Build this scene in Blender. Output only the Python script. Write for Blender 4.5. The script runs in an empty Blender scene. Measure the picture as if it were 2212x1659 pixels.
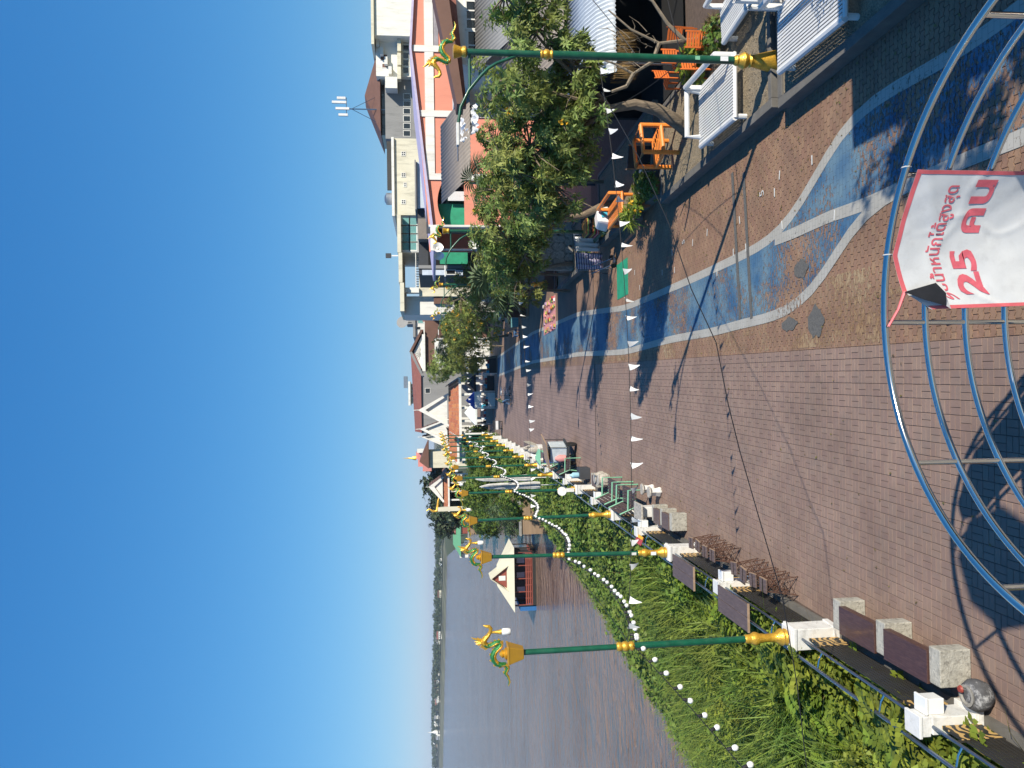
import bpy, math, random
import numpy as np
from mathutils import Vector, Matrix
random.seed(7); RNG = np.random.default_rng(11)
S = bpy.context.scene
COL = S.collection
R = math.radians
# ------------------------------------------------------------------ camera (the photograph is turned on its side)
FPX, HC, PITCH, ROLL = 1640.0, 8.0, R(6.0), 0.014
YAW = math.atan((829.5 - 797) / FPX)
FW = Vector((math.sin(YAW)*math.cos(PITCH), math.cos(YAW)*math.cos(PITCH), -math.sin(PITCH)))
r0 = Vector((math.cos(YAW), -math.sin(YAW), 0)); u0 = r0.cross(FW)
RT = r0*math.cos(ROLL) - u0*math.sin(ROLL); UP = u0*math.cos(ROLL) + r0*math.sin(ROLL)
CAM = Vector((0, 0, HC))
cd = bpy.data.cameras.new('camera'); cam = bpy.data.objects.new('camera', cd); COL.objects.link(cam)
cd.sensor_width = 36; cd.lens = 36*FPX/2212; cd.clip_start = .05; cd.clip_end = 9000
X_, Y_, Z_ = -UP, RT, -FW
cam.matrix_world = Matrix(((X_.x, Y_.x, Z_.x, 0), (X_.y, Y_.y, Z_.y, 0), (X_.z, Y_.z, Z_.z, HC), (0, 0, 0, 1)))
S.camera = cam
# ------------------------------------------------------------------ sky, sun, exposure
SUN_EL = R(34.5); TOSUN = Vector((.656, -.755, 0)).normalized()
w = bpy.data.worlds.new('World'); S.world = w; w.use_nodes = True
nt = w.node_tree; bg = nt.nodes['Background']; sk = nt.nodes.new('ShaderNodeTexSky')
sk.sky_type = 'NISHITA'; sk.sun_disc = False; sk.sun_elevation = SUN_EL
sk.sun_rotation = math.atan2(TOSUN.x, TOSUN.y); sk.air_density = 1.0; sk.dust_density = 0.0; sk.ozone_density = 4.5; sk.altitude = 200
sp_ = nt.nodes.new('ShaderNodeSeparateColor'); cb_ = nt.nodes.new('ShaderNodeCombineColor'); nt.links.new(sk.outputs[0], sp_.inputs[0])
for i_, (p_, k_) in enumerate(((1.05, .44), (.64, 1.42), (.43, 3.05))):      # one even colour grade for the whole sky
    pw_ = nt.nodes.new('ShaderNodeMath'); pw_.operation = 'POWER'; pw_.inputs[1].default_value = p_; mu_ = nt.nodes.new('ShaderNodeMath'); mu_.operation = 'MULTIPLY'; mu_.inputs[1].default_value = k_
    nt.links.new(sp_.outputs[i_], pw_.inputs[0]); nt.links.new(pw_.outputs[0], mu_.inputs[0]); nt.links.new(mu_.outputs[0], cb_.inputs[i_])
nt.links.new(cb_.outputs[0], bg.inputs[0]); bg.inputs[1].default_value = .08
sd = bpy.data.lights.new('sun', 'SUN'); so = bpy.data.objects.new('sun', sd); COL.objects.link(so)
sd.energy = 4.9; sd.angle = R(.5); sd.color = (1, .92, .77)
dirv = Vector((TOSUN.x*math.cos(SUN_EL), TOSUN.y*math.cos(SUN_EL), math.sin(SUN_EL)))
so.rotation_euler = (-dirv).to_track_quat('-Z', 'Y').to_euler()
V = S.view_settings; V.view_transform = 'Standard'; V.look = 'None'; V.exposure = .5; V.gamma = 1
S.cycles.max_bounces = 5; S.cycles.transparent_max_bounces = 12; S.cycles.caustics_reflective = False; S.cycles.caustics_refractive = False

# ------------------------------------------------------------------ helpers
def ray(X, Y): return FW + RT*((1659-Y) - 829.5)/FPX - UP*(X-1106)/FPX
def G(X, Y, z=0.):                       # photo point -> place on the level z
    d = ray(X, Y); return CAM + d*((z-HC)/d.z)
def D(X, Y, y):                          # photo point -> place at depth y
    d = ray(X, Y); return CAM + d*(y/d.y)
def seen(p):
    q = Vector(p)-CAM; z = q.dot(FW)
    if z < .1: return None
    return (1106-q.dot(UP)/z*FPX, 1659-(829.5+q.dot(RT)/z*FPX))

MATS = {}
def tone(c): return .8 if max(c) < .6 else .9

def mat(name, col, rough=.6, metal=0., var=.12, sc=3., bump=0., bsc=40., spec=.5, coat=0., dirt=0., dcol=(.05, .045, .04), dsc=2., trans=0., emit=None, coords='Object', island=0., stretch=None):
    m = bpy.data.materials.new(name); m.use_nodes = True; t = m.node_tree; N, L = t.nodes, t.links
    b = N['Principled BSDF']; k_ = tone(col); col = tuple(c*k_ for c in col); dcol = tuple(c*tone(dcol) for c in dcol)
    b.inputs['Roughness'].default_value = rough; b.inputs['Metallic'].default_value = metal
    b.inputs['Specular IOR Level'].default_value = spec; b.inputs['Coat Weight'].default_value = coat
    if trans: b.inputs['Transmission Weight'].default_value = trans
    if coords == 'World': co = N.new('ShaderNodeNewGeometry').outputs['Position']
    else: co = N.new('ShaderNodeTexCoord').outputs['Object']
    if stretch:
        mp = N.new('ShaderNodeMapping'); mp.inputs['Scale'].default_value = stretch; L.new(co, mp.inputs[0]); co = mp.outputs[0]
    n = N.new('ShaderNodeTexNoise'); n.inputs['Scale'].default_value = sc; n.inputs['Detail'].default_value = 5; n.inputs['Roughness'].default_value = .65
    L.new(co, n.inputs['Vector'])
    h = N.new('ShaderNodeHueSaturation'); h.inputs['Color'].default_value = (*col, 1)
    mr = N.new('ShaderNodeMapRange'); mr.inputs[1].default_value = .3; mr.inputs[2].default_value = .7
    mr.inputs[3].default_value = 1-var; mr.inputs[4].default_value = 1+var
    L.new(n.outputs[0], mr.inputs[0]); val = mr.outputs[0]
    if island:
        gi = N.new('ShaderNodeNewGeometry'); oi = N.new('ShaderNodeObjectInfo')
        ad = N.new('ShaderNodeMath'); ad.operation = 'ADD'; L.new(gi.outputs['Random Per Island'], ad.inputs[0]); L.new(oi.outputs['Random'], ad.inputs[1])
        fr = N.new('ShaderNodeMath'); fr.operation = 'FRACT'; L.new(ad.outputs[0], fr.inputs[0])
        m2 = N.new('ShaderNodeMapRange'); m2.inputs[3].default_value = 1-island; m2.inputs[4].default_value = 1+island; L.new(fr.outputs[0], m2.inputs[0])
        mu = N.new('ShaderNodeMath'); mu.operation = 'MULTIPLY'; L.new(val, mu.inputs[0]); L.new(m2.outputs[0], mu.inputs[1]); val = mu.outputs[0]
        m3 = N.new('ShaderNodeMapRange'); m3.inputs[3].default_value = .5-island*.08; m3.inputs[4].default_value = .5+island*.08; L.new(fr.outputs[0], m3.inputs[0]); L.new(m3.outputs[0], h.inputs['Hue'])
    L.new(val, h.inputs['Value']); out = h.outputs[0]
    if dirt:
        n2 = N.new('ShaderNodeTexNoise'); n2.inputs['Scale'].default_value = dsc; n2.inputs['Detail'].default_value = 8; n2.inputs['Roughness'].default_value = .7
        L.new(co, n2.inputs['Vector'])
        rp = N.new('ShaderNodeMapRange'); rp.inputs[1].default_value = .5; rp.inputs[2].default_value = .68; rp.inputs[4].default_value = dirt; L.new(n2.outputs[0], rp.inputs[0])
        mx = N.new('ShaderNodeMix'); mx.data_type = 'RGBA'; mx.inputs[7].default_value = (*dcol, 1)
        L.new(rp.outputs[0], mx.inputs[0]); L.new(out, mx.inputs[6]); out = mx.outputs[2]
    L.new(out, b.inputs['Base Color'])
    if bump:
        nb = N.new('ShaderNodeTexNoise'); nb.inputs['Scale'].default_value = bsc; nb.inputs['Detail'].default_value = 4; L.new(co, nb.inputs['Vector'])
        bp = N.new('ShaderNodeBump'); bp.inputs['Strength'].default_value = bump; bp.inputs['Distance'].default_value = .02
        L.new(nb.outputs[0], bp.inputs['Height']); L.new(bp.outputs[0], b.inputs['Normal'])
    if emit: b.inputs['Emission Color'].default_value = (*emit, 1); b.inputs['Emission Strength'].default_value = 1
    MATS[name] = m; return m
def leafmat(name, col, var=.35, trans=.35, rough=.55, hue=.03):
    m = bpy.data.materials.new(name); m.use_nodes = True; t = m.node_tree; N, L = t.nodes, t.links
    b = N['Principled BSDF']; b.inputs['Roughness'].default_value = rough; b.inputs['Specular IOR Level'].default_value = .35
    g = N.new('ShaderNodeNewGeometry'); h = N.new('ShaderNodeHueSaturation'); h.inputs['Color'].default_value = (*[c*.82 for c in col], 1)
    a = N.new('ShaderNodeMapRange'); a.inputs[3].default_value = 1-var; a.inputs[4].default_value = 1+var
    n = N.new('ShaderNodeTexNoise'); n.inputs['Scale'].default_value = .9; n.inputs['Detail'].default_value = 3; L.new(g.outputs['Position'], n.inputs['Vector'])
    c = N.new('ShaderNodeMapRange'); c.inputs[1].default_value = .3; c.inputs[2].default_value = .7; c.inputs[3].default_value = .5-hue; c.inputs[4].default_value = .5+hue
    L.new(g.outputs['Random Per Island'], a.inputs[0]); L.new(a.outputs[0], h.inputs['Value']); L.new(n.outputs[0], c.inputs[0]); L.new(c.outputs[0], h.inputs['Hue'])
    L.new(h.outputs[0], b.inputs['Base Color'])
    tr = N.new('ShaderNodeBsdfTranslucent'); L.new(h.outputs[0], tr.inputs[0]); mx = N.new('ShaderNodeMixShader'); mx.inputs[0].default_value = trans
    L.new(b.outputs[0], mx.inputs[1]); L.new(tr.outputs[0], mx.inputs[2]); L.new(mx.outputs[0], N['Material Output'].inputs[0])
    MATS[name] = m; return m

def tag(o, label=None, cat=None, group=None, kind=None):
    if label: o['label'] = label
    if cat: o['category'] = cat
    if group: o['group'] = group
    if kind: o['kind'] = kind
    return o
def thing(name, label, cat, loc=(0, 0, 0), rz=0., group=None):
    o = bpy.data.objects.new(name, None); COL.objects.link(o); o.location = loc; o.rotation_euler = (0, 0, rz); o.empty_display_size = .1
    return tag(o, label, cat, group)
def copy_tree(o, parent=None):
    c = o.copy(); COL.objects.link(c); c.parent = parent
    for ch in o.children: copy_tree(ch, c)
    return c
def link(name, me, m=None, parent=None, loc=None, rz=None):
    o = bpy.data.objects.new(name, me); COL.objects.link(o)
    if m is not None and not me.materials: me.materials.append(MATS[m] if isinstance(m, str) else m)
    if parent: o.parent = parent
    if loc is not None: o.location = loc
    if rz is not None: o.rotation_euler = (0, 0, rz)
    return o

class MB:
    def __init__(s): s.v, s.f, s.k = [], [], []
    def add(s, vs, fs, mi=0):
        n = len(s.v); s.v += [tuple(p) for p in vs]; s.f += [tuple(i+n for i in f) for f in fs]; s.k += [mi]*len(fs); return s
    def bx(s, x0, x1, y0, y1, z0, z1, mi=0):
        return s.add([(x0,y0,z0),(x1,y0,z0),(x1,y1,z0),(x0,y1,z0),(x0,y0,z1),(x1,y0,z1),(x1,y1,z1),(x0,y1,z1)],
                     [(0,3,2,1),(4,5,6,7),(0,1,5,4),(1,2,6,5),(2,3,7,6),(3,0,4,7)], mi)
    def box(s, c, sz, rz=0., mi=0, rx=0., ry=0.):
        m = Matrix.Translation(c) @ Matrix.Rotation(rz, 4, 'Z') @ Matrix.Rotation(ry, 4, 'Y') @ Matrix.Rotation(rx, 4, 'X')
        a, b, d = sz[0]/2, sz[1]/2, sz[2]/2
        return s.add([m @ Vector(p) for p in [(-a,-b,-d),(a,-b,-d),(a,b,-d),(-a,b,-d),(-a,-b,d),(a,-b,d),(a,b,d),(-a,b,d)]],
                     [(0,3,2,1),(4,5,6,7),(0,1,5,4),(1,2,6,5),(2,3,7,6),(3,0,4,7)], mi)
    def frustum(s, z0, a0, b0, z1, a1, b1, c=(0, 0), mi=0):
        x, y = c
        return s.add([(x-a0,y-b0,z0),(x+a0,y-b0,z0),(x+a0,y+b0,z0),(x-a0,y+b0,z0),(x-a1,y-b1,z1),(x+a1,y-b1,z1),(x+a1,y+b1,z1),(x-a1,y+b1,z1)],
                     [(0,3,2,1),(4,5,6,7),(0,1,5,4),(1,2,6,5),(2,3,7,6),(3,0,4,7)], mi)
    def tube(s, pts, r, n=8, mi=0, flat=None):
        pts = [Vector(p) for p in pts]; rs = r if isinstance(r, (list, tuple)) else [r]*len(pts)
        base = len(s.v); prev = None
        for i, p in enumerate(pts):
            t = (pts[min(i+1, len(pts)-1)] - pts[max(i-1, 0)]).normalized()
            if prev is None:
                a = Vector((0, 0, 1)) if abs(t.z) < .9 else Vector((1, 0, 0)); e = t.cross(a).normalized()
            else: e = (prev - t*prev.dot(t)).normalized()
            prev = e; f = t.cross(e)
            for j in range(n):
                an = 2*math.pi*j/n; s.v.append(tuple(p + (e*math.cos(an) + f*math.sin(an))*rs[i]))
        for i in range(len(pts)-1):
            for j in range(n):
                a, b = base+i*n+j, base+i*n+(j+1) % n
                s.f.append((a, b, b+n, a+n)); s.k.append(mi)
        s.f.append(tuple(range(base+n-1, base-1, -1))); s.k.append(mi)
        e0 = base+(len(pts)-1)*n; s.f.append(tuple(range(e0, e0+n))); s.k.append(mi); return s
    def lathe(s, prof, n=16, c=(0, 0, 0), mi=0):
        base = len(s.v)
        for r, z in prof:
            for j in range(n):
                a = 2*math.pi*j/n; s.v.append((c[0]+r*math.cos(a), c[1]+r*math.sin(a), c[2]+z))
        for i in range(len(prof)-1):
            for j in range(n):
                a, b = base+i*n+j, base+i*n+(j+1) % n; s.f.append((a, b, b+n, a+n)); s.k.append(mi)
        s.f.append(tuple(range(base+n-1, base-1, -1))); s.k.append(mi)
        e0 = base+(len(prof)-1)*n; s.f.append(tuple(range(e0, e0+n))); s.k.append(mi); return s
    def ext(s, pts, vec, mi=0):          # extrude a polygon
        n = len(pts); p = [Vector(q) for q in pts]; v = Vector(vec)
        return s.add(p + [q+v for q in p], [tuple(range(n-1, -1, -1)), tuple(range(n, 2*n))] + [(i, (i+1) % n, n+(i+1) % n, n+i) for i in range(n)], mi)
    def mesh(s, name, smooth=False):
        me = bpy.data.meshes.new(name); me.from_pydata(s.v, [], s.f)
        if any(s.k): me.polygons.foreach_set('material_index', s.k)
        if smooth:
            me.polygons.foreach_set('use_smooth', [True]*len(s.f)); me.update(); me.set_sharp_from_angle(angle=.7)
        me.update(); return me
    def build(s, name, m, parent=None, smooth=False, loc=None, rz=None, bev=0.):
        me = s.mesh(name, smooth)
        for x in (m if isinstance(m, (list, tuple)) else [m]): me.materials.append(MATS[x] if isinstance(x, str) else x)
        o = link(name, me, None, parent, loc, rz)
        if bev:
            b = o.modifiers.new('b', 'BEVEL'); b.width = bev; b.segments = 2; b.limit_method = 'ANGLE'
        return o
def nmesh(name, v, f, m, parent=None, kind=None):      # numpy quads or tris
    me = bpy.data.meshes.new(name); v = np.asarray(v, dtype=np.float32); f = np.asarray(f, dtype=np.int32)
    me.vertices.add(len(v)); me.vertices.foreach_set('co', v.ravel()); k = f.shape[1]
    me.loops.add(f.size); me.loops.foreach_set('vertex_index', f.ravel()); me.polygons.add(len(f))
    me.polygons.foreach_set('loop_start', np.arange(0, f.size, k, dtype=np.int32))
    me.update(calc_edges=True); me.validate()
    o = link(name, me, m, parent)
    if kind: o['kind'] = kind
    return o
def noise2(x, y, s=1., seed=0.):
    return (np.sin(x*1.3*s+seed)*np.cos(y*1.7*s-seed*2) + .6*np.sin(x*2.9*s+y*2.1*s+seed*3) + .4*np.cos(y*4.3*s-x*3.7*s+seed))/2
ORD = ['first', 'second', 'third', 'fourth', 'fifth', 'sixth', 'seventh', 'eighth', 'ninth', 'tenth', 'eleventh', 'twelfth', 'thirteenth', 'fourteenth']
# ------------------------------------------------------------------ materials of the setting
mat('brick_dark', (.295, .198, .155), .75, var=.2, sc=.55, bump=.5, bsc=90, coords='World', island=.06, dirt=.5, dcol=(.24, .185, .155), dsc=1.6)
mat('paver_red', (.32, .188, .118), .8, var=.22, sc=1.1, bump=.6, bsc=80, coords='World', island=.09, dirt=.5, dcol=(.25, .17, .12), dsc=.9)
mat('mortar', (.125, .088, .07), .95, var=.3, sc=6, bump=.5, coords='World')
mat('concrete', (.36, .34, .30), .85, var=.2, sc=3, bump=.5, bsc=60, dirt=.75, dcol=(.10, .095, .085), dsc=3.5)
mat('concrete_dark', (.16, .15, .135), .9, var=.2, sc=3, bump=.5, bsc=50, coords='World')
mat('soil', (.10, .075, .045), .95, var=.4, sc=5, bump=.7, coords='World')
mat('bank_earth', (.075, .095, .03), .95, var=.4, sc=2, coords='World')
mat('sand', (.33, .23, .15), .95, var=.2, sc=.3, coords='World', stretch=(1, 1, 14))
mat('land', (.12, .12, .06), .95, var=.4, sc=.05, coords='World')
mat('cement_patch', (.15, .145, .135), .95, var=.35, sc=30, bump=.9, bsc=120, coords='World')
leafmat('weed', (.26, .335, .045), hue=.03, trans=.4); leafmat('grass_blade', (.22, .30, .05), var=.4, trans=.4); leafmat('vine', (.17, .25, .045), var=.4)
leafmat('grass_dry', (.25, .20, .075), var=.35); leafmat('far_leaf', (.05, .075, .035), var=.35, trans=.1)

fx = lambda y: min(-4.79 + .0125*(y-14.5), -4.45)       # the railing's line
A0, A1 = G(1900, 745), G(1100, 800)
EY = (A1-A0).normalized(); EX = Vector((EY.y, -EY.x, 0)); O0 = A0.copy()
def BF(a, b, z=0.): q = O0 + EX*a + EY*b; return Vector((q.x, q.y, z))     # paving frame -> place
def toBF(p): q = Vector((p[0], p[1], 0)) - Vector((O0.x, O0.y, 0)); return q.dot(EX), q.dot(EY)
ANG = math.atan2(EX.y, EX.x)

# ---- far paving as a textured sheet, near paving piece by piece
def paving_far(name, c1, c2, mort, bw, rh, freq):
    m = bpy.data.materials.new(name); m.use_nodes = True; t = m.node_tree; N, L = t.nodes, t.links; b = N['Principled BSDF']; b.inputs['Roughness'].default_value = .8
    g = N.new('ShaderNodeNewGeometry'); mp = N.new('ShaderNodeMapping'); mp.vector_type = 'TEXTURE'
    mp.inputs['Location'].default_value = (O0.x, O0.y, 0); mp.inputs['Rotation'].default_value = (0, 0, ANG + (math.pi/2 if name == 'brick_far' else 0)); L.new(g.outputs['Position'], mp.inputs[0])
    bt = N.new('ShaderNodeTexBrick'); bt.inputs['Scale'].default_value = 1; bt.inputs['Brick Width'].default_value = bw; bt.inputs['Row Height'].default_value = rh
    bt.inputs['Mortar Size'].default_value = .012 if name == 'brick_far' else .006; bt.offset = .5; bt.inputs['Color1'].default_value = (*[c*.8 for c in c1], 1); bt.inputs['Color2'].default_value = (*[c*.8 for c in c2], 1); bt.inputs['Mortar'].default_value = (*[c*.8 for c in mort], 1)
    L.new(mp.outputs[0], bt.inputs['Vector'])
    n = N.new('ShaderNodeTexNoise'); n.inputs['Scale'].default_value = .6; n.inputs['Detail'].default_value = 7; L.new(g.outputs['Position'], n.inputs['Vector'])
    mr = N.new('ShaderNodeMapRange'); mr.inputs[1].default_value = .3; mr.inputs[2].default_value = .7; mr.inputs[3].default_value = .8; mr.inputs[4].default_value = 1.2; L.new(n.outputs[0], mr.inputs[0])
    h = N.new('ShaderNodeHueSaturation'); L.new(bt.outputs[0], h.inputs['Color']); L.new(mr.outputs[0], h.inputs['Value']); L.new(h.outputs[0], b.inputs['Base Color'])
    MATS[name] = m
paving_far('brick_far', (.30, .205, .168), (.275, .186, .152), (.16, .108, .09), .92, .232, 2)
paving_far('paver_far', (.27, .165, .112), (.245, .152, .105), (.19, .12, .085), .23, .115, 2)
YN = 37.0                                                # pieces are built up to here
bL = toBF((0, YN, 0))[1]
def strip(name, a0, a1, b0, b1, z, m, n=1):
    mb = MB(); mb.add([BF(a0, b0, z), BF(a1, b0, z), BF(a1, b1, z), BF(a0, b1, z)], [(0, 1, 2, 3)]); o = mb.build(name, m); return tag(o, kind='structure')
left_pave = tag(MB().add([(-5.0, -6, -.011), BF(0, -20, -.011), BF(0, bL, -.011), (fx(YN)-.25, YN, -.011)], [(0, 1, 2, 3)]).build('brick_pavement', 'mortar'), 'dark brown basketweave brick promenade', kind='structure')
right_pave = tag(MB().add([BF(0, -20, -.012), (30, -8, -.012), (30, YN, -.012), BF(0, bL, -.012)], [(0, 1, 2, 3)]).build('paver_pavement', 'mortar'), 'worn reddish zigzag pavers beside the blue cycle lane', kind='structure')
tag(MB().add([(fx(YN)-.25, YN, -.002), BF(0, bL, -.002), BF(0, 125, -.002), (fx(150)-.25, 138, -.002)], [(0, 1, 2, 3)]).build('far_promenade', 'brick_far'), kind='structure')
tag(MB().add([BF(0, bL, -.003), (30, YN, -.003), (40, 150, -.003), BF(0, 125, -.003)], [(0, 1, 2, 3)]).build('far_pavement', 'paver_far'), kind='structure')

SB = .232
def slab_mesh(name, hx, hy, m):
    mb = MB(); c = .004
    top = [(-hx+c, -hy+c, 0), (hx-c, -hy+c, 0), (hx-c, hy-c, 0), (-hx+c, hy-c, 0)]; e = [(-hx, -hy, -.004), (hx, -hy, -.004), (hx, hy, -.004), (-hx, hy, -.004)]; lo = [(p[0], p[1], -.016) for p in e]
    mb.add(top+e+lo, [(0, 1, 2, 3)] + [(4+i, 4+(i+1) % 4, (i+1) % 4, i) for i in range(4)] + [(8+i, 8+(i+1) % 4, 4+(i+1) % 4, 4+i) for i in range(4)])
    me = mb.mesh(name); me.materials.append(MATS[m]); return me
def infr(p, mg=25):
    q = seen(p); return q and -mg < q[0] < 2212+mg and -mg < q[1] < 1659+mg
def lay(cells, mesh_of, parent, piece, mass, m):
    """the 300 pieces that show largest as objects, the others joined"""
    cells.sort(key=lambda c: (c[0]-CAM).length)
    meshes = {}
    for c, k, rz in cells[:300]:
        if k not in meshes: meshes[k] = mesh_of(k)
        o = link(piece, meshes[k], None, parent, c + Vector((0, 0, random.uniform(-.0025, .0015))), rz + random.uniform(-.012, .012))
        o.rotation_euler = (random.uniform(-.006, .006), random.uniform(-.006, .006), o.rotation_euler[2])
    allv, allf, base = [], {}, 0
    for k in set(c[1] for c in cells[300:]):
        me = meshes.get(k) or mesh_of(k); v0 = np.array([v.co[:] for v in me.vertices]); fs = [tuple(p.vertices) for p in me.polygons]
        sub = [c for c in cells[300:] if c[1] == k]
        for c, _, rz in sub:
            a = rz + random.uniform(-.012, .012); ca, sa = math.cos(a), math.sin(a); z = c.z + random.uniform(-.0025, .0015)
            tx, ty = random.uniform(-.006, .006), random.uniform(-.006, .006)
            v = np.c_[v0[:, 0]*ca - v0[:, 1]*sa + c.x, v0[:, 0]*sa + v0[:, 1]*ca + c.y, v0[:, 2] + z + v0[:, 0]*tx + v0[:, 1]*ty]
            allv.append(v)
            for f in fs: allf.setdefault(len(f), []).append(tuple(i+base for i in f))
            base += len(v)
    me = bpy.data.meshes.new(mass); me.from_pydata(np.vstack(allv).tolist(), [], sum(allf.values(), [])); me.update()
    o = link(mass, me, m, parent); o['kind'] = 'stuff'
cells = []
for i in range(0, 28):
    for j in range(-20, int(bL/SB)):
        c = BF(-(i+.5)*SB, (j+.5)*SB)
        if c.x < fx(c.y)+.1 or not infr(c): continue
        h = SB/4
        if (i+j) % 2: cells += [(c + EX*d, 'l', ANG) for d in (-h, h)]
        else: cells += [(c + EY*d, 'c', ANG) for d in (-h, h)]
gp = .0075
lay(cells, lambda k: slab_mesh('brick', SB/4-gp*.5, SB/2-gp*.62, 'brick_dark') if k == 'l' else slab_mesh('brick', SB/2-gp*.8, SB/4-gp*.4, 'brick_dark'), left_pave, 'brick', 'joined_bricks', 'brick_dark')
PL, PW = .235, .118
def zig(k):
    if k == 'h': return slab_mesh('paver', PL/4-.004, PW/2-.006, 'paver_red')
    g_ = .0065; xs = [-PL/2+g_, -PL*3/8, -PL/8, PL/8, PL*3/8, PL/2-g_]; a = [0, .016, -.016, .016, -.016, 0]
    up = [(x, PW/2-g_+d) for x, d in zip(xs, a)]; dn = [(x, -PW/2+g_+d) for x, d in zip(xs, a)]; ring = dn + up[::-1]; n = len(ring)
    mb = MB(); mb.add([(x, y, 0) for x, y in ring] + [(x, y, -.016) for x, y in ring], [tuple(range(n))] + [(n+i, n+(i+1) % n, (i+1) % n, i) for i in range(n)])
    me = mb.mesh('paver'); me.materials.append(MATS['paver_red']); return me
cells = []
for j in range(-40, int(bL/PW)):
    for i in range(0, 40):
        c = BF((i + .5 + (.5 if j % 2 else 0))*PL, (j+.5)*PW)
        if c.x > 7.4 or not infr(c): continue
        cells.append((c, 'z', ANG))
    if j % 2:
        c = BF(PL/4, (j+.5)*PW)
        if infr(c): cells.append((c, 'h', ANG))
lay(cells, zig, right_pave, 'paver', 'joined_pavers', 'paver_red')

# ---- painted cycle lane: worn sheets over the pavers
def paint(name, cols, wear, wsc, rough=.7):
    m = bpy.data.materials.new(name); m.use_nodes = True; t = m.node_tree; N, L = t.nodes, t.links; b = N['Principled BSDF']; b.inputs['Roughness'].default_value = rough
    g = N.new('ShaderNodeNewGeometry')
    n1 = N.new('ShaderNodeTexNoise'); n1.inputs['Scale'].default_value = 1.1; n1.inputs['Detail'].default_value = 6; L.new(g.outputs['Position'], n1.inputs['Vector'])
    cr = N.new('ShaderNodeValToRGB'); e = cr.color_ramp.elements; e[0].position, e[1].position = .35, .65; e[0].color, e[1].color = (*[c*.8 for c in cols[0]], 1), (*[c*.8 for c in cols[1]], 1); L.new(n1.outputs[0], cr.inputs[0]); L.new(cr.outputs[0], b.inputs['Base Color'])
    mp = N.new('ShaderNodeMapping'); mp.vector_type = 'TEXTURE'; mp.inputs['Location'].default_value = (O0.x, O0.y, 0); mp.inputs['Rotation'].default_value = (0, 0, ANG); L.new(g.outputs['Position'], mp.inputs[0])
    ms = N.new('ShaderNodeMapping'); ms.inputs['Scale'].default_value = (1, 2.2, 1); L.new(mp.outputs[0], ms.inputs[0])
    a = N.new('ShaderNodeTexNoise'); a.inputs['Scale'].default_value = wsc; a.inputs['Detail'].default_value = 9; a.inputs['Roughness'].default_value = .72; L.new(ms.outputs[0], a.inputs['Vector'])
    a2 = N.new('ShaderNodeTexNoise'); a2.inputs['Scale'].default_value = .35; a2.inputs['Detail'].default_value = 3; L.new(g.outputs['Position'], a2.inputs['Vector'])
    ad = N.new('ShaderNodeMath'); ad.operation = 'MULTIPLY_ADD'; ad.inputs[1].default_value = .9; L.new(a2.outputs[0], ad.inputs[0]); L.new(a.outputs[0], ad.inputs[2])
    th = N.new('ShaderNodeMapRange'); th.inputs[1].default_value = wear-.04; th.inputs[2].default_value = wear+.04; L.new(ad.outputs[0], th.inputs[0])
    bt = N.new('ShaderNodeTexBrick'); bt.offset = .5; bt.inputs['Scale'].default_value = 1; bt.inputs['Brick Width'].default_value = PL; bt.inputs['Row Height'].default_value = PW; bt.inputs['Mortar Size'].default_value = .005; L.new(mp.outputs[0], bt.inputs['Vector'])
    mf = N.new('ShaderNodeMath'); mf.operation = 'MULTIPLY'; mf.inputs[1].default_value = .3; L.new(bt.outputs['Fac'], mf.inputs[0])
    mxv = N.new('ShaderNodeMath'); mxv.operation = 'MAXIMUM'; L.new(th.outputs[0], mxv.inputs[0]); L.new(mf.outputs[0], mxv.inputs[1])
    tr = N.new('ShaderNodeBsdfTransparent'); mx = N.new('ShaderNodeMixShader'); L.new(mxv.outputs[0], mx.inputs[0]); L.new(b.outputs[0], mx.inputs[1]); L.new(tr.outputs[0], mx.inputs[2]); L.new(mx.outputs[0], N['Material Output'].inputs[0])
    MATS[name] = m
paint('lane_blue', ((.045, .135, .26), (.17, .275, .34)), .99, 7)
paint('lane_line', ((.42, .40, .35), (.5, .48, .43)), 1.12, 6)
paint('old_paint', ((.36, .22, .11), (.44, .32, .19)), .90, 5)
def fpt(x, y, z=.004): return G(x/1.85172, y/1.85172, z)
up_ = [(2500, 1232), (2739, 1130), (2934, 1039), (3030, 992), (3091, 955), (3130, 920), (3170, 868), (3205, 812), (3270, 695), (3327, 586), (3386, 486), (3433, 433), (3620, 328), (3796, 234), (3913, 164), (4030, 70), (4120, 0)]
lo_ = [(2500, 1408), (2690, 1355), (2869, 1325), (2934, 1303), (3129, 1259), (3200, 1215), (3270, 1150), (3314, 1074), (3368, 982), (3420, 880), (3450, 835), (3579, 762), (3854, 640), (4096, 548), (4200, 505)]
mid_ = [(3100, 962), (3170, 935), (3314, 868), (3430, 828), (3500, 800), (3590, 757)]
def smooth_line(pts, n=60, close=.0):
    P = np.array([(p.x, p.y) for p in pts]); d = np.r_[0, np.cumsum(np.hypot(*np.diff(P, axis=0).T))]
    s = np.linspace(0, d[-1], n); q = np.c_[np.interp(s, d, P[:, 0]), np.interp(s, d, P[:, 1])]
    for _ in range(3): q[1:-1] = (q[:-2]+2*q[1:-1]+q[2:])/4
    return q
far_up = [Vector((5.95, 110, 0)), Vector((5.95, 60, 0)), Vector((5.83, 45, 0))]; far_lo = [Vector((3.5, 110, 0)), Vector((3.5, 60, 0)), Vector((3.3, 45, 0))]
far_up = [G(1075, 772), G(1150, 720), G(1250, 678)]; far_lo = [G(1075, 812), G(1150, 782), G(1250, 765)]
qu = smooth_line(far_up + [fpt(*p) for p in up_], 140); ql = smooth_line(far_lo + [fpt(*p) for p in lo_], 140)
mb = MB()
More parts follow.
